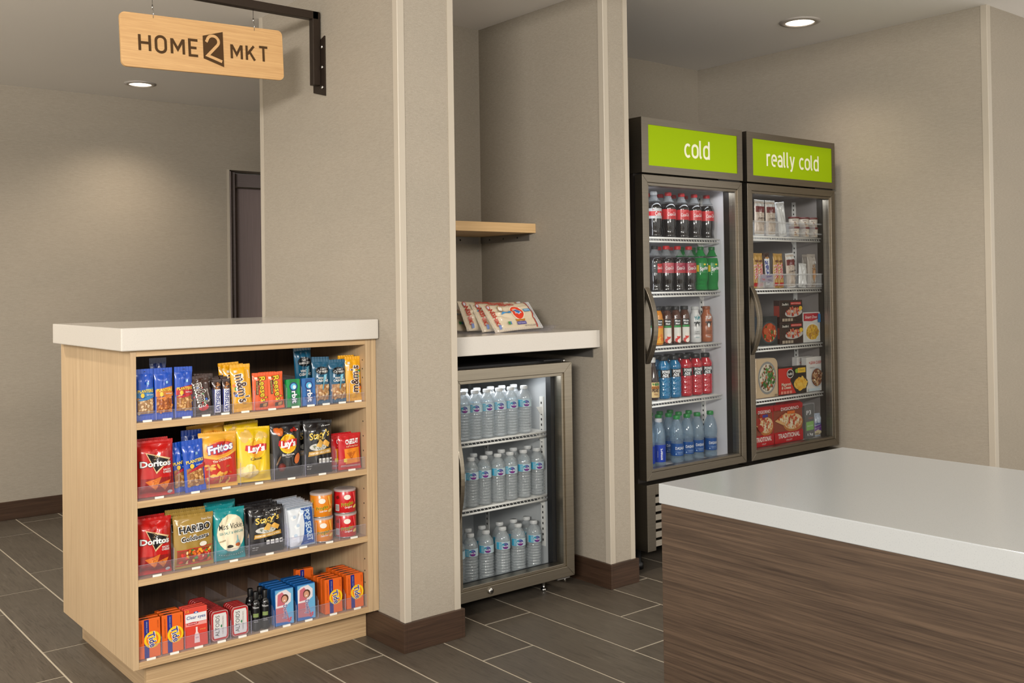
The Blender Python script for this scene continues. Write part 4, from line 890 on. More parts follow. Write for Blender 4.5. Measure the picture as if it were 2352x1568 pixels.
def ricebag():
    def paint(P, w, h):   # local z runs along the length (0 = zip end), local x is up once the bag is turned
        P.R(0, h * .055, w * .97, h * .11, (206, 206, 206), nx=8, nz=2); P.R(0, h * .035, w * .95, h * .006, (150, 150, 156), nx=8, nz=1); P.R(0, h * .135, w * .95, h * .022, (206, 40, 36), nx=8, nz=1)
        P.E(w * .06, h * .44, w * .27, h * .135, (246, 226, 200), 30); P.E(w * .06, h * .44, w * .24, h * .115, (226, 60, 34), 30); P.E(w * .12, h * .46, w * .12, h * .06, (244, 120, 70), 30)
        P.G([(w * .18, h * .50), (w * .2, h * .43), (w * .1, h * .38), (w * .02, h * .36), (w * .0, h * .41), (-w * .04, h * .43), (w * .02, h * .46), (w * .0, h * .5), (w * .1, h * .49)], (240, 240, 244)); P.G([(w * .16, h * .49), (w * .18, h * .43), (w * .09, h * .39), (w * .03, h * .375), (w * .02, h * .42), (-w * .02, h * .43), (w * .04, h * .46), (w * .02, h * .49), (w * .1, h * .48)], (50, 120, 196))
        for k in range(9): P.E(-w * .2 - w * .03 * abs(k - 4) / 4, h * (.52 - .02 * k), w * .07, h * .008, (190, 130, 44), 90 + (k - 4) * 12)
        P.R(-w * .32, h * .44, w * .10, h * .19, (84, 76, 150), nx=2, nz=6); P.T('MEDIUM GRAIN RICE', -w * .32, h * .44, w * .045, (220, 216, 240), w=h * .16, rot=-90)
        P.R(w * .1, h * .235, w * .11, h * .13, (70, 156, 206), nx=2, nz=4); P.T('PREMIUM', w * .1, h * .235, w * .06, (230, 240, 250), w=h * .1, rot=-90); P.G([(w * .02, h * .6), (w * .1, h * .6), (w * .06, h * .68), (w * .1, h * .76), (w * .02, h * .78), (w * .04, h * .69)], (50, 140, 200))
        P.T('NISHIKI', w * .42, h * .56, w * .13, (190, 50, 36), w=h * .30, rot=-90, bold=.03); P.T('NISHIKI', -w * .02, h * .905, h * .062, (190, 50, 36), w=w * .62, rot=180, bold=.03)
        P.E(w * .38, h * .915, w * .09, h * .03, (190, 60, 50)); P.E(w * .38, h * .915, w * .06, h * .02, (200, 204, 214)); P.E(w * .24, h * .74, w * .13, h * .05, (190, 150, 90)); P.E(w * .24, h * .74, w * .10, h * .038, (240, 236, 226)); P.R(-w * .38, h * .9, w * .14, h * .04, (120, 140, 190), nx=2, nz=1)
        P.R(-w * .3, h * .7, w * .10, h * .05, (70, 150, 80), nx=1, nz=1); P.R(-w * .3, h * .67, w * .10, h * .025, (90, 130, 190), nx=1, nz=1); P.T('NET WT 32 OZ (2 LB) 907g', -w * .43, h * .28, w * .05, (60, 56, 90), w=h * .24, rot=-90)
    return pouch('rice_bag', .132, .262, .034, (226, 210, 182), paint, seed=51, seal=.012, amp=.003, rough=.22, back=(206, 206, 206), top=(222, 208, 186))
# ---- bottles
def cola_prof(r=.0335, H=.2):
    k = [(.78, 0), (.95, .012), (.97, .03), (.9, .07), (.86, .12), (.88, .17), (.97, .22), (1, .30), (1, .36), (.985, .38), (.985, .60), (1, .62), (.98, .66), (.86, .74), (.66, .81), (.48, .87), (.40, .905), (.40, .93)]
    return [(a * r, z * H) for a, z in k]
def cola(name, labc, cap, paint, mat=None):
    pr_ = cola_prof(); full = [p for p in pr_ if p[1] <= .158]; body = [(r + .0004, z) for r, z in pr_]
    def lr(z): return .0335 * .99 + .0006
    rt = bottle(name, body[:14] if False else full + [(.0, .158)][:0], mat or COLA, cap, .0145, (.184, .2), (.079, .124, labc), paint, turn=-22, labr=lr)
    nk = [p for p in pr_ if p[1] >= .15]; MB().lathe([(r + .0003, z) for r, z in [(full[-1][0], .156)] + [p for p in nk if p[1] > .158] + [(.0134, .186)]], PETCLR if mat is None else mat, 24, cap=False).build('neck', rt)
    return rt
def cocacola(w2=None, extra=None, txt='Coca-Cola'):
    def paint(P):
        if w2: P.R(0, .0845, .12, .009, w2, nx=20, nz=1)
        P.T(txt, .004, .102, .0155, (248, 244, 244), w=.044, bold=.015, sh=.3, rot=3); P.T('ORIGINAL TASTE', 0, .086, .0036, (90, 10, 16), w=.02); P.T('CLASSIC', .0, .119, .003, (250, 220, 220), w=.014)
    return paint
def soda_red(): return cola('soda_bottle', (214, 40, 46), (206, 26, 34), cocacola())
def soda_cherry(): return cola('soda_bottle', (170, 34, 66), (206, 26, 34), cocacola((200, 44, 50)))
def soda_pink(): return cola('soda_bottle', (206, 90, 100), (206, 26, 34), cocacola())
def soda_zero():
    def paint(P): P.R(.012, .1, .03, .04, (206, 34, 40), nx=6, nz=1); P.T('Coca-Cola', .012, .102, .012, (248, 244, 244), w=.03, bold=.015, sh=.3); P.E(-.016, .11, .004, .004, (240, 240, 240)); P.T('zero', -.016, .1, .004, (240, 240, 240), w=.008)
    return cola('soda_bottle', (30, 26, 27), (34, 30, 30), paint)
def soda_diet():
    def paint(P): P.R(0, .101, .2, .02, (214, 30, 40), nx=30, nz=1); P.T('Coke', .006, .101, .018, (250, 250, 250), w=.032, bold=.03); P.T('diet', -.018, .119, .006, (200, 30, 40), w=.01)
    return cola('soda_bottle', (206, 206, 208), (190, 190, 192), paint)
def soda_green():
    def paint(P): P.T('Sprite', .002, .101, .018, (14, 90, 40), w=.046, bold=.07, rot=10, sh=.1); P.T('Sprite', .002, .101, .016, (252, 252, 250), w=.043, bold=.03, rot=10, sh=.1); P.E(.004, .118, .006, .004, (250, 220, 40)); P.R(-.03, .1, .012, .03, (240, 206, 30), nx=2, nz=1); P.R(.024, .118, .01, .006, (250, 250, 250), nx=1, nz=1)
    return cola('soda_bottle', (16, 140, 62), (14, 110, 50), paint, GREENL)
def juice(capc, liqc, base, pic, leaf):
    prof = [(.021, 0), (.0245, .004), (.0245, .115), (.0235, .12), (.0235, .125), (.0225, .132), (.019, .142), (.0165, .148), (.0155, .152)]
    def paint(P):
        P.R(.004, .098, .036, .028, (16, 16, 16), nx=6, nz=1); P.T('Minute', .004, .104, .0085, (250, 250, 250), w=.026, bold=.03); P.T('Maid', .004, .092, .0085, (250, 250, 250), w=.02, bold=.03)
        P.R(.004, .079, .036, .008, leaf, nx=6, nz=1); P.R(.004, .044, .036, .06, base, nx=6, nz=2); P.S(6, .006, .03, .012, .018, .009, pic, 3, asp=.9)
    return bottle('juice_bottle', prof, C(liqc, .15, coat=.5), capc, .017, (.151, .168), (.01, .114, tuple(min(255, int(v * 1.25) + 14) for v in liqc)), paint, turn=-34)
def juice_orange(): return juice((40, 40, 44), (226, 140, 26), (246, 168, 40), [(250, 190, 60), (240, 130, 30)], (232, 100, 40))
def juice_apple(): return juice((34, 32, 34), (84, 44, 26), (240, 236, 228), [(200, 30, 36), (226, 60, 50), (250, 240, 230)], (30, 156, 70))
def milk(col, tcol, dark, cap, sub):
    prof = [(.024, 0), (.0275, .004), (.0275, .03), (.0265, .034), (.0275, .038), (.0275, .07), (.0265, .074), (.0275, .078), (.0275, .11), (.025, .12), (.018, .133), (.0165, .137), (.0165, .15)]
    def paint(P):
        P.T('YUP!', .004, .112, .014, tcol, w=.03, bold=.05); P.T('ULTRA', .004, .1235, .0045, tcol, w=.014); P.E(.004, .083, .010, .013, dark); P.E(.004, .076, .005, .010, (250, 248, 246)); P.E(-.008, .091, .005, .003, dark, 20); P.E(.016, .091, .005, .003, dark, -20)
        P.T(sub[0], .004, .05, .006, dark if sum(col) > 500 else (60, 30, 16), w=.024); P.T(sub[1], .004, .041, .006, dark if sum(col) > 500 else (60, 30, 16), w=.024); P.T('MILK', .004, .024, .006, tcol, w=.018)
    return bottle('milk_bottle', prof, C(col, .3), cap, .0175, (.149, .163), None, None), paint, prof
def _milk(*a):
    rt, paint, prof = milk(*a)
    def surf(x, z, l):
        r = .0277 + l; a_ = x / r + R(-34); return (r * math.sin(a_), -r * math.cos(a_), z)
    P = Pr(surf, .0004, .005); paint(P); P.build('printed_label', rt); return rt
def milk_white(): return _milk((226, 226, 226), (40, 140, 150), (34, 34, 36), (206, 206, 206), ('CLASSIC', 'WHITE'))
def milk_choc(): return _milk((176, 100, 62), (244, 240, 236), (40, 24, 18), (150, 84, 52), ('RICH', 'CHOCOLATE'))
def tea():
    prof = [(.026, 0), (.030, .005), (.030, .085), (.028, .1), (.02, .135), (.014, .155), (.0125, .165)]
    def paint(P): P.R(.006, .055, .05, .012, (226, 140, 40), nx=8, nz=1); P.T('GOLD', .008, .054, .012, (70, 30, 14), w=.034, bold=.04); P.T('PEAK', .008, .042, .012, (70, 30, 14), w=.034, bold=.04); P.S(6, .006, .07, .018, .005, .006, [(60, 120, 60), (90, 150, 70)], 3); P.T('TEA', .008, .026, .008, (150, 60, 20), w=.02)
    return bottle('tea_bottle', prof, C((44, 20, 14), .1, coat=.6), (226, 222, 216), .0145, (.163, .185), (.012, .078, (232, 200, 140)), paint, turn=-34)
def sport(mat, col, dark):
    prof = [(.026, 0), (.031, .004), (.031, .018), (.0295, .022), (.031, .028), (.031, .042), (.0295, .046), (.031, .052), (.031, .066), (.0295, .070), (.031, .076), (.031, .088), (.030, .092), (.030, .128), (.031, .132), (.031, .142), (.027, .152), (.019, .162), (.0175, .168)]
    def paint(P):
        for o, hh, c in ((.05, .0125, (244, 244, 246)),):
            P.T('POWER', .008, .1185, hh, c, w=.042, bold=o); P.T('ADE', .002, .1035, hh, c, w=.029, bold=o)
        P.T('SPORTS DRINK', .006, .0945, .0036, (230, 230, 230), w=.03); P.R(-.028, .11, .012, .03, col, nx=2, nz=1)
    rt = bottle('sports_drink_bottle', prof, mat, (24, 24, 26), .0195, (.167, .187), (.0925, .1275, (18, 18, 20)), paint, turn=-32, labr=lambda z: .0306)
    b = MB()
    for z in (.03, .055, .078):
        for a in range(-100, 60, 52):
            t = R(a); b.add([((.0313) * math.sin(t + dx), -(.0313) * math.cos(t + dx), z + dz) for dx, dz in ((-.3, .003), (.3, .003), (.22, -.004), (0, -.0065), (-.22, -.004))], [(0, 1, 2, 3, 4)], C(tuple(min(255, v + 22) for v in col), .12, coat=.5))
    b.build('grip_dimple', rt, fix=False); return rt
def sport_blue(): return sport(BLUEL, (20, 130, 178), (10, 60, 110))
def sport_red(): return sport(REDL, (200, 22, 44), (120, 10, 20))
def dasani():
    prof = [(.022, 0), (.0285, .006), (.029, .02), (.0275, .03), (.029, .036), (.029, .085), (.0275, .092), (.0295, .1), (.0315, .115), (.0315, .13), (.029, .15), (.022, .172), (.015, .186), (.0125, .192), (.0125, .198)]
    def paint(P): P.T('DASANI', .004, .068, .0125, (240, 244, 248), w=.046, bold=.02); P.R(.002, .052, .05, .0008, (160, 200, 240), nx=6, nz=1); P.T('PURIFIED WATER', .004, .048, .0034, (210, 226, 244), w=.026); P.T('WITH ENHANCED MINERALS', .004, .042, .0028, (200, 220, 240), w=.026); P.G([(-.02, .04), (-.012, .04), (-.016, .047)], (180, 210, 240))
    return bottle('water_bottle', prof, PETBLUE, (24, 140, 60), .0145, (.194, .211), (.034, .088, (22, 84, 160)), paint, turn=-26, labr=lambda z: .0294)
def smart():
    prof = [(.024, 0), (.030, .004), (.030, .125), (.0285, .145), (.021, .172), (.014, .185), (.0125, .189), (.0125, .196)]
    def paint(P): P.T('smart', .004, .055, .013, (250, 250, 252), w=.05, rot=90, bold=.02); P.T('water', -.012, .055, .006, (200, 216, 250), w=.03, rot=90)
    return bottle('water_bottle', prof, PETBLUE, (200, 200, 202), .0145, (.192, .208), (.02, .095, (26, 66, 180)), paint, turn=-36, labr=lambda z: .0304)
def purewater():
    pr_ = [(.020, 0), (.028, .004), (.0293, .010)]
    z = .014
    while z < .096: pr_ += [(.0270, z), (.0274, z + .0014), (.0294, z + .0038), (.0296, z + .0066), (.0276, z + .0094)]; z += .0108
    pr_ += [(.0296, .104), (.0296, .134), (.0293, .140), (.0265, .152), (.0195, .163), (.0125, .172), (.0118, .175)]
    def paint(P):
        P.R(-.018, .119, .022, .027, (60, 176, 214), nx=8, nz=1); P.R(-.012, .119, .012, .022, (150, 206, 228), nx=5, nz=1)
        for k in range(5): P.T('Pure Water', -.011, .129 - k * .0045, .0022, (70, 70, 90), w=.009)
        P.E(.008, .119, .0125, .012, (38, 56, 150), n=24); P.E(.010, .1145, .0105, .0075, (110, 40, 140)); P.E(-.001, .122, .005, .007, (30, 160, 190)); P.T('Pure Life', .008, .119, .0072, (250, 250, 252), w=.023, bold=.03); P.T('NESTLE', .008, .1265, .003, (240, 240, 250), w=.011); P.T('PURIFIED', .009, .112, .0026, (226, 60, 130), w=.010)
    return bottle('water_bottle', pr_, WATER, (222, 222, 222), .0142, (.173, .186), (.1045, .1335, (206, 226, 234)), paint, turn=-36, labr=lambda z: .0300)
# ---- freezer goods
def icebar():
    def paint(P, w, h):
        P.R(0, h * .86, w * .94, h * .09, (236, 236, 234), nx=4, nz=1); P.R(0, h * .74, w * .94, h * .17, (120, 44, 44), nx=4, nz=3); P.S(90, 0, h * .4, w * .42, h * .26, w * .035, [(196, 170, 150), (236, 222, 206), (178, 150, 130), (222, 204, 188)], 6, rect=True, asp=.6); P.T('Haagen-Dazs', 0, h * .49, h * .035, (60, 30, 30), w=w * .7, bold=.02, rot=2)
    return pouch('ice_cream_bar', .074, .168, .02, (226, 210, 196), paint, seed=61, seal=.01, amp=.0022, back=(240, 240, 240))
def whitebar(): return pouch('ice_cream_bar', .062, .165, .018, (236, 236, 236), None, seed=62, seal=.01, amp=.003)
def cup_():
    rt = empty('ice_cream_cup', (0, 0, 0)); MB().lathe([(.0225, 0), (.0235, .001), (.0257, .042)], C((232, 220, 206), .4), 28).build('cup', rt)
    MB().lathe([(.0265, .040), (.0272, .041), (.0272, .0475), (.026, .049)], C((112, 40, 44), .35), 28).build('lid', rt)
    def surf(x, z, l): r = .0235 + z * .054 + l; a = x / r + R(-46); return (r * math.sin(a), -r * math.cos(a), z)
    P = Pr(surf, .0005, .005); P.T('Haagen-Dazs', 0, .032, .0045, (70, 30, 34), w=.022, bold=.02); P.S(5, .002, .016, .008, .005, .005, [(150, 90, 50), (90, 50, 30), (226, 186, 130)], 5); P.R(0, .006, .03, .003, (180, 150, 110), nx=4, nz=1); P.build('printed_label', rt); return rt
def twix():
    def paint(P, w, h): P.T('TWIX', 0, h * .48, w * .62, (250, 250, 250), w=h * .46, rot=-84, bold=.08); P.T('TWIX', 0, h * .48, w * .56, (206, 26, 34), w=h * .44, rot=-84, bold=.04); P.E(0, h * .78, w * .3, h * .04, (120, 70, 30)); P.R(0, h * .1, w * .8, h * .1, (200, 30, 36), nx=2, nz=2)
    return pouch('candy_ice_cream_bar', .042, .165, .016, (202, 158, 82), paint, seed=63, seal=.01, amp=.0018)
def snick():
    def paint(P, w, h): P.R(0, h * .46, w * .86, h * .76, (232, 234, 240), nx=3, nz=6); P.T('SNICKERS', 0, h * .46, w * .5, (26, 50, 150), w=h * .66, rot=-84, bold=.05); P.E(0, h * .86, w * .3, h * .03, (200, 150, 90))
    return pouch('candy_ice_cream_bar', .046, .168, .016, (70, 44, 36), paint, seed=64, seal=.01, amp=.0016)
def whitebox():
    rt = pouch('ice_cream_bar', .062, .118, .026, (232, 232, 232), None, seed=65, seal=.006, amp=.003); return rt
def cone_bag():
    def paint(P, w, h): P.G([(-w * .16, h * .5), (w * .2, h * .54), (w * .0, h * .03)], (190, 138, 84)); P.S(22, 0, h * .6, w * .2, h * .1, w * .06, [(186, 136, 84), (214, 176, 126), (140, 92, 52)], 5); P.G([(w * .26, h * .8), (w * .3, h * .7), (w * .1, h * .75)], (236, 236, 236))
    return pouch('ice_cream_cone', .068, .165, .03, clear_plastic('cone_wrapper', (.86, .84, .82), .42, .2, (.72, .66, .6)), paint, seed=66, seal=.012, amp=.004)
def foodplate(P, x, z, rx, rz, cols, seed, plate=(214, 212, 206), n=70, size=None, inner=None):
    P.E(x, z, rx, rz, plate, n=32); P.E(x, z, rx * .86, rz * .86, inner or cols[-1], n=28); P.S(n, x, z, rx * .78, rz * .76, size or rx * .14, cols, seed)
def spaghetti():
    def paint(P, w, h): foodplate(P, w * .04, h * .44, w * .44, h * .38, [(222, 190, 130), (236, 210, 156), (206, 86, 44), (216, 104, 56), (80, 110, 50), (190, 70, 36)], 5, (70, 80, 84), 60); P.S(6, w * .04, h * .46, w * .28, h * .22, w * .11, [(206, 90, 48), (190, 74, 40)], 7, asp=.9); P.T('SPAGHETTI & MEATBALLS', 0, h * .9, h * .04, (60, 66, 70), w=w * .6)
    return carton('frozen_meal_box', .143, .139, .03, (44, 50, 54), paint)
def lasagna():
    def paint(P, w, h): P.E(-w * .26, h * .82, w * .17, h * .12, (24, 20, 18)); P.T("Stouffer's", -w * .26, h * .82, h * .11, (246, 240, 230), w=w * .28, bold=.02, sh=.25); P.R(w * .2, h * .85, w * .46, h * .12, (206, 36, 40), nx=1, nz=1); P.T('LASAGNA WITH MEAT & SAUCE', w * .2, h * .85, h * .06, (246, 230, 210), w=w * .42); P.E(w * .1, h * .42, w * .38, h * .2, (206, 200, 196), 4); P.S(46, w * .08, h * .48, w * .3, h * .17, w * .04, [(196, 60, 40), (222, 110, 80), (170, 40, 30), (236, 170, 130)], 4); P.E(w * .38, h * .62, w * .08, h * .1, (246, 200, 50)); [P.R(w * (-.38 + k * .12), h * .1, w * .1, h * .13, (186, 170, 150), nx=1, nz=1) for k in range(4)]
    return carton('frozen_meal_box', .19, .106, .035, (56, 34, 30), paint, side=lambda P, w, h: P.R(0, h * .5, w * .9, h * .5, (150, 60, 50), nx=1, nz=1))
def smartones():
    def paint(P, w, h): P.G([(-w * .48, h * .97), (w * .42, h * .97), (w * .38, h * .78), (0, h * .7), (-w * .48, h * .72)], (190, 24, 50)); P.T('Smart Ones', -w * .04, h * .85, h * .10, (250, 246, 246), w=w * .72, bold=.01, sh=.3); foodplate(P, w * .02, h * .34, w * .43, h * .30, [(240, 196, 60), (246, 210, 90), (226, 170, 40), (196, 140, 60), (236, 190, 70)], 8, (236, 234, 230), 60); P.R(w * .4, h * .8, w * .16, h * .28, (50, 130, 200), nx=1, nz=1)
    return carton('frozen_meal_box', .143, .149, .03, (222, 222, 220), paint)
def bowlbox():
    rt = empty('frozen_bowl_sleeve', (0, 0, 0)); w, h = .166, .186; pts = [(x - w / 2, z) for x, z in [(0, 0), (w, 0)] + arc(w - .035, h - .035, .035, .035, 0, 90, 6) + [(0, h)]]
    MB().prism(pts, 'y', 0, .04, C((216, 190, 156), .4)).build('sleeve', rt, bevel=.001); P = Pr(lambda x, z, l: (x, -l, z), .0004)
    foodplate(P, .0, h * .5, w * .42, h * .42, [(60, 120, 50), (90, 150, 60), (110, 56, 34), (130, 70, 44), (222, 210, 190), (206, 96, 50), (150, 84, 50), (236, 226, 206)], 4, (150, 150, 148), 120, w * .045); P.S(8, 0, h * .42, w * .26, h * .2, w * .06, [(50, 110, 44), (72, 134, 54)], 9, asp=.9); [P.R(w * (.3 + .06 * k), h * .05, w * .04, h * .05, (120, 100, 80), nx=1, nz=1) for k in range(3)]
    P.build('front_print', rt); return rt
def macaroni():
    def paint(P, w, h): P.G([(-w * .5 + .003, h * .03), (w * .12, h * .03), (-w * .08, h * .5), (w * .0, h * .97), (-w * .5 + .003, h * .97)], (214, 44, 36)); foodplate(P, w * .28, h * .36, w * .27, h * .26, [(244, 180, 40), (250, 196, 70), (230, 160, 30), (252, 206, 90)], 6, (60, 50, 44), 44, w * .05); P.E(-w * .1, h * .76, w * .12, h * .16, (246, 240, 236)); P.E(-w * .1, h * .76, w * .105, h * .135, (26, 20, 20)); P.T("Stouffer's", -w * .1, h * .76, h * .1, (250, 246, 240), w=w * .19, bold=.02, sh=.2); P.R(w * .3, h * .85, w * .28, h * .18, (250, 200, 50), nx=1, nz=1); P.T('Classic', w * .3, h * .87, h * .08, (30, 110, 60), w=w * .2, sh=.1); P.E(w * .12, h * .84, w * .05, h * .08, (150, 190, 60)); P.T('Macaroni', -w * .25, h * .4, h * .11, (250, 236, 210), w=w * .32, bold=.02); P.T('& Cheese', -w * .25, h * .28, h * .11, (250, 236, 210), w=w * .32, bold=.02); [P.R(w * (-.4 + k * .1), h * .1, w * .08, h * .1, (240, 150, 130), nx=1, nz=1) for k in range(4)]
    return carton('frozen_meal_box', .232, .134, .034, (40, 28, 26), paint)
def leancuisine():
    def paint(P, w, h): P.T('+LEAN CUISINE', w * .1, h * .84, h * .085, (206, 60, 50), w=w * .9, bold=.02, rot=0); foodplate(P, w * .14, h * .40, w * .40, h * .30, [(222, 190, 150), (206, 160, 110), (150, 90, 60), (236, 214, 180), (186, 126, 84), (130, 80, 56)], 9, (206, 212, 216), 70, w * .05); P.R(-w * .1, h * .06, w * .7, h * .08, (206, 222, 230), nx=1, nz=1); P.T('CHICKEN', -w * .2, h * .7, h * .04, (110, 110, 110), w=w * .3)
    return carton('frozen_meal_box', .134, .172, .03, (232, 228, 224), paint)
def pizza(tw, trad):
    def paint(P, w, h):
        P.R(0, h * .58, w * .97, h * .56, (150, 70, 50), nx=1, nz=1); P.E(w * .18, h * .5, w * .34, h * .24, (196, 120, 60)); P.E(w * .18, h * .53, w * .31, h * .20, (236, 206, 160)); P.S(50, w * .18, h * .53, w * .28, h * .17, w * .04, [(244, 226, 190), (226, 150, 100), (206, 84, 50), (250, 238, 214)], 5); P.G([(-w * .46, h * .6), (-w * .1, h * .78), (w * .1, h * .74), (-w * .16, h * .46)], (232, 180, 120)); P.S(14, -w * .18, h * .64, w * .16, h * .08, w * .04, [(244, 226, 190), (206, 84, 50)], 6)
        if trad == 2: P.S(5, -w * .05, h * .62, w * .3, h * .2, w * .14, [(170, 40, 30), (190, 56, 40)], 7, asp=.7)
        P.R(0, h * .93, w * .97, h * .12, (186, 26, 36), nx=1, nz=1); P.R(w * .08, h * .78, w * .26, h * .07, (236, 116, 40) if trad == 1 else (60, 60, 150), nx=1, nz=1); P.T('DIGIORNO', w * .04, h * .89, h * .085, (250, 246, 240), w=w * .6, bold=.01, rot=0); P.R(0, h * .15, w * .97, h * .27, (196, 24, 36), nx=1, nz=1); P.T('TRADITIONAL', 0, h * .2, h * .12, (250, 244, 236), w=w * .74, bold=.02); P.T('CRUST', 0, h * .075, h * .04, (250, 244, 236), w=w * .2)
    return carton('frozen_pizza_box', tw, .186, .03, (190, 26, 36), paint)
def pizza_wide(): return pizza(.236, 1)
def pizza_narrow(): return pizza(.158, 2)
def protein():
    def paint(P, w, h): P.T('P3', -w * .08, h * .78, h * .13, (244, 244, 244), w=w * .5, bold=.02); P.T('P3', w * .12, h * .78, h * .13, (170, 206, 40), w=w * .0001 + w * .26, bold=.02) if False else None; P.R(0, h * .37, w * .8, h * .26, (120, 196, 50), nx=1, nz=1); P.T('PORTABLE PROTEIN', 0, h * .37, h * .04, (240, 250, 230), w=w * .6); P.T('TURKEY', w * .1, h * .6, h * .045, (206, 60, 50), w=w * .5); P.T('13g', 0, h * .12, h * .07, (240, 240, 240), w=w * .6, bold=.02)
    rt = carton('protein_snack_pack', .078, .165, .016, (30, 30, 32), paint, flap=False); MB().box(-.043, .043, -.001, .018, -.0, .172, WRAP).build('clear_tray', rt); return rt
def purple():
    def paint(P, w, h): P.R(0, h * .36, w * .86, h * .26, (110, 50, 150), nx=4, nz=3, rot=6); P.T('peanut butter', 0, h * .4, h * .06, (240, 236, 246), w=w * .7, rot=6); P.T('jelly', 0, h * .32, h * .06, (240, 236, 246), w=w * .4, rot=6); P.E(0, h * .17, w * .4, h * .12, (222, 206, 170)); P.T('Sandwich', 0, h * .58, h * .1, (60, 80, 160), w=w * .7, bold=.02, sh=.2)
    return pouch('sandwich_pack', .10, .115, .03, (190, 200, 216), paint, seed=71, seal=.008, amp=.003, rough=.2)
# ------------------------------------------------------------------ placing
TPL = {}
def put(kind_, x, y, z, label, cat, rz=0, lean=0, roll=0, group=None, s=1.0):
    k = kind_.__name__
    if k not in TPL: rt = kind_(); TPL[k] = rt; used = rt
    else: used = copy_tree(TPL[k])
    used.location = (x, y, z); used.rotation_euler = (R(-lean), R(roll), R(rz)); used.scale = (s, s, s) if not isinstance(s, tuple) else s
    used['label'] = label; used['category'] = cat
    if group: used['group'] = group
    elif 'group' in used: del used['group']
    return used
# ================================================================== snacks in the oak cabinet
Z1, Z2, Z3, Z4 = .8219, .5924, .3636, .1232
FYT = 3.0
gN = 'blue nut bags on the top shelf'
put(cashew_bag, 1.0285, FYT + .014, Z1, 'blue bag of salted cashews at the outer end of the top shelf', 'nut bag', lean=3, group=gN)
put(darkblue_bag, 1.060, 3.05, Z1, 'plain blue bag showing between the cashew bag and the orange banded nut bag', 'nut bag', lean=3, group=gN, s=(.7, 1, .85))
put(honey_bag, 1.085, FYT + .014, Z1, 'blue nut bag with an orange band on the top shelf', 'nut bag', lean=3, group=gN)
put(darkblue_bag, 1.108, 3.13, Z1, 'dark blue bag standing taller behind the orange banded nut bag', 'nut bag', group=gN)
put(peanut_bag, 1.1445, FYT + .014, Z1, 'blue nut bag with a red band beside the brown candy bag', 'nut bag', lean=3, roll=1, group=gN)
put(mm_brown, 1.205, FYT + .013, Z1, 'brown candy bag with colourful candies, front one', 'candy bag', lean=4, roll=-5)
put(mm_brown, 1.213, 3.036, Z1 + .003, 'brown candy bag tucked behind the front brown candy bag', 'candy bag', lean=3, roll=2, group='brown candy bags on the top shelf')
put(choc_bar, 1.250, FYT + .01, Z1, 'chocolate bar lettered SATISFIES next to the brown candy bags', 'chocolate bar', lean=3, group='chocolate bars on the top shelf')
put(choc_bar, 1.278, FYT + .01, Z1, 'chocolate bar lettered SATISFIES next to the yellow candy bags', 'chocolate bar', lean=3, roll=1, group='chocolate bars on the top shelf')
for i, (x, y) in enumerate(((1.255, 3.035), (1.283, 3.035), (1.262, 3.055), (1.289, 3.056))):
    put(choc_bar, x, y, Z1, '%s of the chocolate bars stacked behind the two front bars' % ordw[i], 'chocolate bar', lean=2, group='chocolate bars on the top shelf', s=(1, 1, 1.04 + .012 * i))
put(mm_yellow, 1.334, FYT + .014, Z1, 'yellow candy bag at the front of the middle of the top shelf', 'candy bag', lean=4, roll=-2)
put(mm_yellow, 1.322, 3.04, Z1, 'yellow candy bag directly behind the front middle yellow bag', 'candy bag', lean=3, roll=-2, group='yellow candy bags on the top shelf')
put(mm_yellow, 1.318, 3.068, Z1, 'yellow candy bag at the very back of the middle yellow row', 'candy bag', lean=2, roll=-2, group='yellow candy bags on the top shelf', s=(1, 1, 1.03))
put(cup_pack, 1.3945, FYT + .012, Z1, 'orange peanut butter cup pack beside the yellow candy bag', 'candy pack', lean=3, roll=1, group='orange peanut butter cup packs')
put(cup_pack, 1.4475, FYT + .012, Z1, 'orange peanut butter cup pack beside the green gum', 'candy pack', lean=3, roll=-2, group='orange peanut butter cup packs')
put(cup_pack, 1.428, 3.032, Z1, 'orange peanut butter cup pack half hidden between the two front packs', 'candy pack', lean=3, group='orange peanut butter cup packs')
put(gum_green, 1.505, FYT, Z1, 'green pack of gum', 'gum pack', lean=4)
put(gum_blue, 1.5605, FYT, Z1, 'light blue pack of gum', 'gum pack', lean=4)
put(harvest_bag_tall, 1.595, 3.10, Z1, 'teal cashew bag standing tallest behind the blue gum', 'nut bag', roll=-3, group='teal cashew bags')
put(harvest_bag, 1.610, FYT + .016, Z1, 'teal cashew bag in front next to the blue gum', 'nut bag', lean=4, roll=2, group='teal cashew bags')
put(harvest_bag, 1.625, 3.045, Z1 + .004, 'teal cashew bag tucked between the two front teal bags', 'nut bag', lean=4, roll=2, group='teal cashew bags')
put(harvest_bag, 1.676, FYT + .016, Z1, 'teal cashew bag in front beside the yellow candy bag at the column end', 'nut bag', lean=4, group='teal cashew bags', s=(1, 1, .96))
put(mm_yellow_up, 1.736, FYT + .016, Z1, 'yellow candy bag with upward lettering at the column end of the top shelf', 'candy bag', lean=4, s=(.9, 1, 1.02))
put(mm_yellow_up, 1.727, 3.045, Z1, 'yellow candy bag behind the one at the column end', 'candy bag', lean=3, group='yellow candy bags on the top shelf', s=(.9, 1, 1.04))
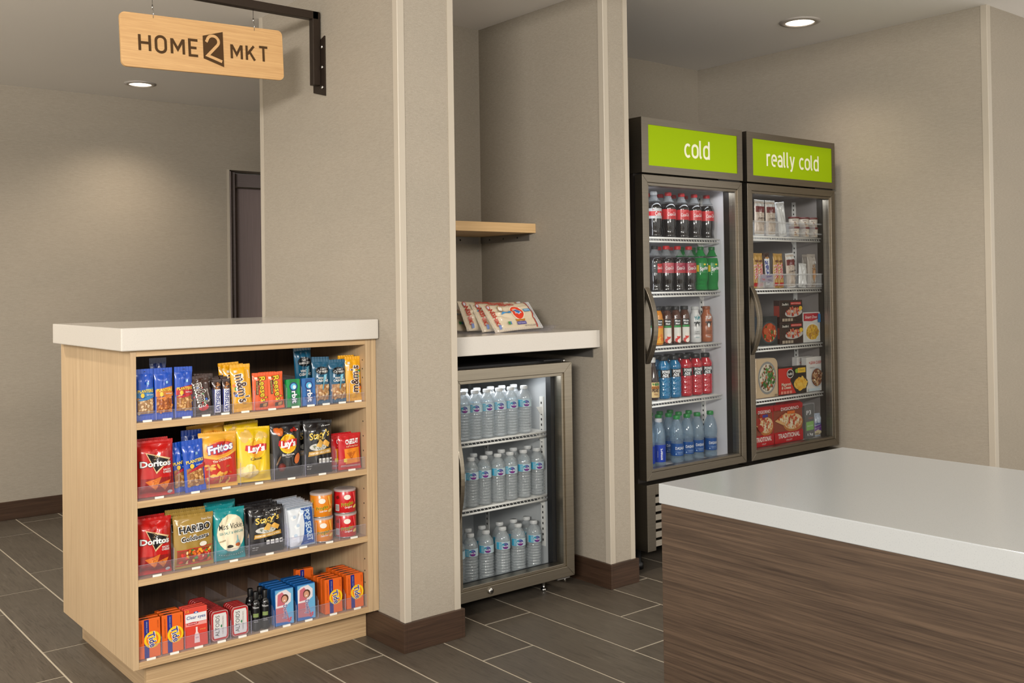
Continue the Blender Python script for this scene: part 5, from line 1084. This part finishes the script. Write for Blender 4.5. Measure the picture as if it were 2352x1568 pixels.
# second shelf
put(tortilla, 1.060, FYT + .022, Z2, 'red tortilla chip bag at the outer end of the second shelf', 'chip bag', lean=4)
put(tortilla, 1.064, 3.075, Z2, 'red tortilla chip bag behind the first one on the second shelf', 'chip bag', lean=4, group='red tortilla chip bags')
put(peanut_bag_wide, 1.180, FYT + .014, Z2, 'blue peanut bag in front between red and orange chip bags', 'nut bag', lean=4, roll=-3)
put(peanut_bag_wide, 1.148, 3.04, Z2 - .001, 'blue peanut bag tilting out behind the front one on the second shelf', 'nut bag', lean=3, roll=-4, group='blue peanut bags on the second shelf', s=(.9, 1, .97))
put(darkblue_bag, 1.190, 3.075, Z2, 'plain blue bag top rising behind the peanut bags of the second shelf', 'nut bag', group='blue peanut bags on the second shelf', s=(1.2, 1, 1.02))
put(cornchip, 1.257, FYT + .024, Z2, 'orange and red corn chip bag in front on the second shelf', 'chip bag', lean=5, roll=1)
put(cornchip, 1.262, 3.11, Z2 + .02, 'corn chip bag rising behind the peanut and corn chip bags', 'chip bag', roll=-4, group='corn chip bags')
put(potato, 1.374, FYT + .026, Z2 + .002, 'yellow potato chip bag in front on the second shelf', 'chip bag', lean=5, roll=2)
put(potato, 1.37, 3.085, Z2 + .012, 'yellow potato chip bag just behind the front yellow one', 'chip bag', lean=2, roll=-3, group='yellow potato chip bags')
put(potato, 1.385, 3.17, Z2 + .015, 'yellow potato chip bag in the dark at the back of its row', 'chip bag', lean=2, roll=2, group='yellow potato chip bags')
put(bbq, 1.486, FYT + .024, Z2, 'charcoal barbecue potato chip bag', 'chip bag', lean=4, roll=1)
put(pita, 1.598, FYT + .02, Z2, 'black pita chip bag on the second shelf', 'chip bag', lean=4, roll=2, s=(.93, 1, 1.02))
put(pita, 1.592, 3.07, Z2, 'black pita chip bag behind the front one on the second shelf', 'chip bag', lean=4, group='black pita chip bags', s=(.93, 1, 1.01))
put(cracker, 1.716, FYT + .015, Z2, 'small red cheese cracker bag in front by the column', 'cracker bag', lean=4, roll=1)
put(cracker, 1.699, 3.045, Z2, 'small red cheese cracker bag behind the front one', 'cracker bag', lean=3, group='red cheese cracker bags')
# third shelf
put(tortilla, 1.053, FYT + .022, Z3, 'red tortilla chip bag at the outer end of the third shelf', 'chip bag', lean=4, roll=1, s=(.94, 1.1, .99))
put(tortilla, 1.056, 3.075, Z3, 'red tortilla chip bag behind the first one on the third shelf', 'chip bag', lean=5, group='red tortilla chip bags', s=(.94, 1, .97))
put(gummy, 1.171, FYT + .016, Z3, 'gold gummy candy bag in front on the third shelf', 'candy bag', lean=3, roll=1)
put(gummy, 1.163, 3.05, Z3 + .004, 'gold gummy candy bag second in its row', 'candy bag', lean=3, group='gold gummy candy bags')
put(gummy, 1.170, 3.085, Z3 + .006, 'gold gummy candy bag last in its row', 'candy bag', lean=3, roll=2, group='gold gummy candy bags')
put(kettle, 1.288, FYT + .02, Z3, 'cream and teal kettle chip bag in front', 'chip bag', lean=5, roll=1)
put(kettle, 1.279, 3.07, Z3 + .002, 'cream and teal kettle chip bag second in its row', 'chip bag', lean=4, roll=-2, group='cream and teal kettle chip bags')
put(kettle, 1.305, 3.125, Z3 + .004, 'cream and teal kettle chip bag last in its row', 'chip bag', lean=4, group='cream and teal kettle chip bags')
put(pita, 1.409, FYT + .017, Z3, 'black pita chip bag in front on the third shelf', 'chip bag', lean=4, roll=1, s=(1.04, 1, .86))
put(pita, 1.402, 3.045, Z3, 'black pita chip bag second in its row on the third shelf', 'chip bag', lean=4, roll=1, group='black pita chip bags', s=(1.08, 1, .89))
put(pita, 1.406, 3.075, Z3, 'black pita chip bag third in its row on the third shelf', 'chip bag', lean=4, roll=-1, group='black pita chip bags', s=(1.06, 1, .9))
for i in range(7): put(popcorn, 1.535 - .0015 * i, FYT + .010 + .0165 * i, Z3, 'blue and white popcorn bag, %s from the front of its row' % ordw[i], 'popcorn bag', lean=5 - .3 * i, roll=-2 + (i % 3), group='blue and white popcorn bags', s=(1, 1, 1 + .012 * i))
CN = 'snack canisters on the third shelf'
put(canister_orange, 1.621, FYT + .04, Z3, 'orange chip canister, lower of its stack', 'chip canister', group=CN)
put(canister_orange, 1.620, FYT + .041, Z3 + .0812, 'orange chip canister, upper of its stack', 'chip canister', rz=-3, group=CN)
put(canister_red, 1.711, FYT + .04, Z3, 'red chip canister, lower of its stack', 'chip canister', group=CN)
put(canister_red, 1.710, FYT + .041, Z3 + .0812, 'red chip canister, upper of its stack', 'chip canister', rz=4, group=CN)
# bottom shelf
G4 = 'small orange detergent boxes'
def rowb(k, x, n, label, cat, step, group, dx=0, lean=2, yy=FYT + .002, wob=1, s=1):
    for i in range(n): put(k, x + dx * i, yy + step * i, Z4, label % ordw[i], cat, lean=lean, rz=wob * ((i * 37) % 5 - 2) * .4, group=group, s=s)
rowb(detergent, 1.032, 2, 'orange detergent box, %s deep at the outer end of the bottom shelf', 'detergent box', .0235, G4, .002)
rowb(detergent, 1.101, 3, 'orange detergent box, %s deep beside the eye drops', 'detergent box', .0235, G4, .001)
rowb(eyedrops, 1.173, 3, 'red and white eye drop pack, %s from the front', 'eye drop pack', .015, 'eye drop packs', -.001, 3)
rowb(mints, 1.2475, 13, 'red mint tin, %s deep in the long row', 'mint tin', .0135, 'red mint tins', -.0005, 2)
rowb(mints, 1.313, 5, 'red mint tin, %s deep in the short row', 'mint tin', .0135, 'red mint tins', 0, 2)
for x, y, l in ((1.3725, 3.02, 'front, by the mint tins'), (1.4045, 3.02, 'front, by the blue boxes'), (1.3735, 3.062, 'behind, by the mint tins'), (1.4065, 3.062, 'behind, by the blue boxes')):
    put(spray, x, y, Z4, 'black spray bottle, %s' % l, 'spray bottle', group='black spray bottles')
rowb(softener, 1.4645, 5, 'blue fabric softener box, %s deep in the row by the spray bottles', 'softener box', .0245, 'blue fabric softener boxes', .0)
rowb(softener, 1.5425, 5, 'blue fabric softener box, %s deep in the row by the orange boxes', 'softener box', .0245, 'blue fabric softener boxes', .0)
rowb(detergent, 1.643, 4, 'orange detergent box, %s deep beside the blue softener boxes', 'detergent box', .0235, G4, -.001)
put(detergent, 1.622, 3.17, Z4, 'orange detergent box standing apart behind the softener boxes', 'detergent box', rz=-4, group=G4, s=(1, 1, 1.02))
rowb(detergent, 1.7245, 6, 'orange detergent box, %s deep at the column end', 'detergent box', .0235, G4, -.0005)
# ================================================================== niche counter
ty = empty('plastic_tray', (2.56, 3.2, 1.0258), 'clear ribbed plastic tray on the niche counter', 'tray')
rr_ = lambda o, z: [(p[0], p[1], z) for p in [(2.24 - o + a, 3.0 - o * .5 + c) for a, c in rrect(.415 + 2 * o, .30 + o, .06)]]
b = MB(); A_, B_, C_ = rr_(0, 1.0275), rr_(.018, 1.046), rr_(.03, 1.047); n = len(A_)
b.add(A_, [tuple(range(n))], ACR); b.add(A_ + B_, [(i, (i + 1) % n, (i + 1) % n + n, i + n) for i in range(n)], ACR, True); b.add(B_ + C_, [(i, (i + 1) % n, (i + 1) % n + n, i + n) for i in range(n)], ACRE)
b.build('tray_shell', ty, fix=False); b = MB()
for k in range(36): x = 2.30 + k * .0095; b.add([(x, 2.9965, 1.029), (x + .0015, 2.9965, 1.029), (x + .0065, 2.989, 1.0455), (x + .005, 2.989, 1.0455)], [(0, 1, 2, 3)], ACRE)
b.build('rib', ty)['kind'] = 'stuff'
rb = ricebag()
def place_rice(o, x, y, z, lean, yaw, roll, label):
    # the bag lies on its long side: its length runs along the counter
    M = Matrix.Translation((x, y, z)) @ Matrix.Rotation(R(yaw), 4, 'Z') @ Matrix.Rotation(R(-lean), 4, 'X') @ Matrix.Rotation(R(roll), 4, 'Y') @ Matrix.Rotation(R(-90), 4, 'Y') @ Matrix.Translation((.066, 0, -.131))
    o.matrix_world = M; o['label'] = label; o['category'] = 'rice bag'; o['group'] = 'rice bags on the niche counter'
place_rice(copy_tree(rb), 2.524, 3.075, 1.031, 38, 3, -3, 'rice bag at the front of the leaning row with its whole front showing')
place_rice(copy_tree(rb), 2.487, 3.105, 1.031, 34, 2, -1, 'rice bag directly behind the front one')
place_rice(copy_tree(rb), 2.436, 3.135, 1.031, 30, 3, 2, 'third rice bag back in the leaning row')
place_rice(rb, 2.36, 3.165, 1.029, 52, -4, 8, 'rice bag lying lowest at the column end of the row')
# ================================================================== water in the small cooler
def bot(k, lst, y, z, lab, cat, grp, rz=None, jit=.0):
    for i, x in enumerate(lst): put(k, x, y + ((i * 7) % 3 - 1) * jit, z, lab % ordw[i], cat, rz=(((i * 53) % 7 - 3) * 2 if rz is None else rz), group=grp)
GW = 'water bottles in the small cooler'
for nm, z, fr, bk in (('top', .6265, (2.171, 2.231, 2.290, 2.347, 2.407, 2.465, 2.533), (2.29, 2.351, 2.418, 2.475, 2.535)), ('middle', .3735, (2.207, 2.267, 2.328, 2.396, 2.457, 2.525, 2.595), (2.330, 2.406, 2.468, 2.530, 2.604)), ('bottom', .0862, (2.201, 2.262, 2.337, 2.418, 2.496, 2.577), (2.303, 2.371, 2.459, 2.530, 2.598))):
    bot(purewater, fr, 3.068 if nm != 'bottom' else 3.072, z, '%%s small water bottle from the handle side, front row, %s level of the small cooler' % nm, 'water bottle', GW)
    bot(purewater, bk, 3.136 if nm != 'bottom' else 3.142, z, '%%s small water bottle from the handle side, back row, %s level of the small cooler' % nm, 'water bottle', GW)
# ================================================================== drinks in the first tall cooler
S = [1.4155, 1.1765, .9395, .7015, .409]
D1 = 'cola bottles on the top cooler shelf'
put(soda_diet, 3.262, 3.032, S[0], 'silver labelled cola bottle with silver cap', 'soda bottle')
bot(soda_red, (3.355, 3.443, 3.530, 3.617), 3.032, S[0], '%s red labelled cola bottle of the front row, top shelf', 'soda bottle', D1, 0)
bot(soda_red, (3.300, 3.392, 3.477, 3.558), 3.112, S[0], '%s red capped cola bottle of the back row, top shelf', 'soda bottle', D1)
put(soda_zero, 3.262, 3.032, S[1], 'black labelled cola bottle next to the cherry cola', 'soda bottle')
put(soda_pink, 3.336, 3.032, S[1], 'cola bottle with a pale red label, second shelf', 'soda bottle')
D2 = 'purple red labelled cherry cola bottles'
put(soda_cherry, 3.411, 3.032, S[1], 'cherry cola bottle with purple red label beside the pale labelled one', 'soda bottle', group=D2)
put(soda_cherry, 3.487, 3.032, S[1], 'cherry cola bottle with purple red label beside the green soda', 'soda bottle', group=D2)
put(soda_green, 3.570, 3.034, S[1], 'green soda bottle next to the cherry cola', 'soda bottle', group='green soda bottles')
put(soda_green, 3.648, 3.032, S[1], 'green soda bottle at the cooler wall end', 'soda bottle', group='green soda bottles')
bot(soda_red, (3.292, 3.372, 3.45), 3.112, S[1], '%s red capped cola bottle of the back row, second shelf', 'soda bottle', 'cola bottles at the back of the second shelf')
bot(soda_green, (3.528, 3.606), 3.112, S[1], '%s green soda bottle of the back row, second shelf', 'soda bottle', 'green soda bottles')
put(juice_orange, 3.264, 3.024, S[2], 'orange juice bottle beside the door handle', 'juice bottle')
bot(juice_apple, (3.322, 3.382, 3.441), 3.024, S[2], '%s dark apple juice bottle from the orange juice', 'juice bottle', 'apple juice bottles')
bot(juice_apple, (3.298, 3.352, 3.412), 3.082, S[2], '%s dark apple juice bottle of the back row', 'juice bottle', 'apple juice bottles')
put(milk_white, 3.517, 3.027, S[2], 'white milk bottle beside the apple juices', 'milk bottle'); put(milk_choc, 3.596, 3.027, S[2], 'brown chocolate milk bottle', 'milk bottle')
put(tea, 3.232, 3.03, S[3], 'dark iced tea bottle with orange lettered label', 'tea bottle')
D4 = 'sports drinks'
bot(sport_blue, (3.305, 3.375), 3.031, S[3], '%s blue sports drink from the tea bottle', 'sports drink', 'blue sports drinks', 0)
bot(sport_red, (3.449, 3.520, 3.588), 3.031, S[3], '%s red sports drink after the blue ones', 'sports drink', 'red sports drinks', 0)
bot(sport_blue, (3.272, 3.345, 3.417), 3.104, S[3], '%s dark capped blue sports drink of the back row', 'sports drink', 'blue sports drinks')
bot(sport_red, (3.492, 3.563), 3.104, S[3], '%s dark capped red sports drink of the back row', 'sports drink', 'red sports drinks')
bot(smart, (3.200, 3.268), 3.031, S[4], '%s tall silver capped water bottle with blue side lettering', 'water bottle', 'silver capped water bottles', 0)
D5 = 'green capped water bottles'
bot(dasani, (3.384, 3.455, 3.527, 3.613), 3.031, S[4], '%s green capped water bottle of the front row', 'water bottle', D5, 0, .002)
bot(dasani, (3.287, 3.350, 3.418, 3.486, 3.556), 3.108, S[4], '%s green capped water bottle of the second row', 'water bottle', D5)
bot(dasani, (3.300, 3.372, 3.440, 3.510), 3.182, S[4], '%s green capped water bottle of the third row', 'water bottle', D5)
# ================================================================== frozen goods in the second tall cooler
Q = [1.4325, 1.1815, .9065, .6595, .4295]; yf = 2.962
put(icebar, 3.915, yf, Q[0], 'speckled ice cream bar next to the door handle side, top shelf', 'ice cream bar', roll=1, group='speckled ice cream bars on the top shelf')
put(icebar, 4.003, yf, Q[0], 'speckled ice cream bar beside the plain white bars, top shelf', 'ice cream bar', roll=-1, group='speckled ice cream bars on the top shelf')
put(whitebar, 4.10, yf, Q[0], 'plain white ice cream bar in front on the top shelf', 'ice cream bar', roll=-7)
put(whitebar, 4.075, 2.99, Q[0], 'plain white ice cream bar behind the other plain one', 'ice cream bar', roll=-3)
for i, x in enumerate((4.209, 4.293, 4.366)):
    for j, l in enumerate(('lower', 'upper')): put(cup_, x, yf + .012 + .001 * j, Q[0] + .0498 * j, '%s ice cream cup with dark red lid, %s row' % (ordw[i], l), 'ice cream cup', group='small ice cream cups')
def rack(y, z, x0, x1, cuts, lab):
    t = empty('freezer_rack', (x0, y, z), lab, 'rack')
    b = MB(); b.box(x0, x1, y, y + .003, z + .012, z + .019, FROST).box(x0, x1, y, y + .003, z + .062, z + .069, FROST).build('front_rail', t)
    for c in cuts: MB().box(c - .003, c + .003, y, y + .15, z, z + .069, FROST).build('divider', t)
rack(2.937, Q[0] - .001, 3.80, 4.392, (3.95, 4.04, 4.155, 4.25, 4.33), 'frosted plastic rack on the top shelf of the frozen goods')
rack(2.937, Q[1] - .001, 3.99, 4.392, (3.993, 4.12, 4.29, 4.378), 'frosted plastic rack on the second shelf of the frozen goods')
GB = 'gold candy ice cream bars'
for i, (x, rl) in enumerate(((3.878, 2), (3.922, -3), (4.033, 2), (4.082, -4))): put(twix, x, yf + .003 * (i % 2), Q[1], '%s gold candy ice cream bar from the handle side' % ordw[i], 'ice cream bar', roll=rl, group=GB)
put(snick, 3.980, yf + .006, Q[1], 'dark brown candy ice cream bar with white band', 'ice cream bar', roll=-4)
put(icebar, 4.160, yf, Q[1], 'speckled ice cream bar on the second shelf', 'ice cream bar', roll=-4, s=(.95, 1, 1))
put(whitebox, 4.250, yf, Q[1], 'blank white frozen pack beside the cone', 'frozen pack', roll=3)
put(cone_bag, 4.330, yf, Q[1], 'wrapped ice cream cone with nuts in the clear pack', 'ice cream cone'); put(cone_bag, 4.372, 3.02, Q[1], 'second wrapped ice cream cone behind at the wall end', 'ice cream cone')
cb = empty('clear_box', (3.94, 2.940, Q[1]), 'small clear plastic box with faint lettering holding bars', 'box')
MB().box(3.885, 3.987, 2.938, 2.940, Q[1], Q[1] + .066, FROST).box(3.885, 3.887, 2.940, 3.02, Q[1], Q[1] + .066, FROST).box(3.985, 3.987, 2.940, 3.02, Q[1], Q[1] + .066, FROST).build('box_wall', cb)
P = Pr(lambda x, z, l: (x, 2.938 - l, z), .0004); P.R(3.936, Q[1] + .046, .096, .034, (176, 168, 186), nx=1, nz=1); P.T('Snickers', 3.953, Q[1] + .056, .010, (80, 70, 150), w=.042, rot=6, bold=.02); P.T('Twix', 3.908, Q[1] + .042, .010, (206, 90, 100), w=.026, bold=.03); P.T('Milky', 3.958, Q[1] + .038, .009, (90, 90, 100), w=.032); P.build('printed_label', cb)
put(spaghetti, 3.961, yf - .008, Q[2], 'dark frozen meal box showing meatballs and pasta', 'frozen meal')
put(lasagna, 4.146, yf - .008, Q[2], 'brown frozen lasagna box, lower of the pair', 'frozen meal', group='brown lasagna boxes'); put(lasagna, 4.147, yf - .007, Q[2] + .107, 'brown frozen lasagna box, upper of the pair', 'frozen meal', rz=1, group='brown lasagna boxes')
put(smartones, 4.318, yf - .006, Q[2], 'white and red frozen pasta box', 'frozen meal')
put(bowlbox, 3.944, yf - .009, Q[3], 'beige frozen bowl sleeve with meat and broccoli', 'frozen meal')
put(macaroni, 4.146, yf - .008, Q[3], 'red and black frozen macaroni box', 'frozen meal')
put(leancuisine, 4.334, yf - .006, Q[3], 'white frozen meal box with a plate of pasta, front one', 'frozen meal'); put(leancuisine, 4.318, 3.0, Q[3], 'white frozen meal box behind the other white one', 'frozen meal')
put(pizza_narrow, 3.903, yf - .009, Q[4], 'red frozen pizza box with pepperoni, nearest the handle', 'frozen pizza'); put(pizza_wide, 4.101, yf - .009, Q[4], 'wide red frozen pizza box with cheese', 'frozen pizza')
put(pizza_narrow, 4.19, 3.0, Q[4], 'red frozen pizza box mostly hidden behind the snack pack', 'frozen pizza')
put(protein, 4.292, yf - .004, Q[4], 'black and green protein snack pack', 'snack pack', roll=-2)
put(purple, 4.362, yf + .012, Q[4], 'purple and white sandwich pack', 'frozen sandwich', rz=-8, s=(.75, 1, 1))
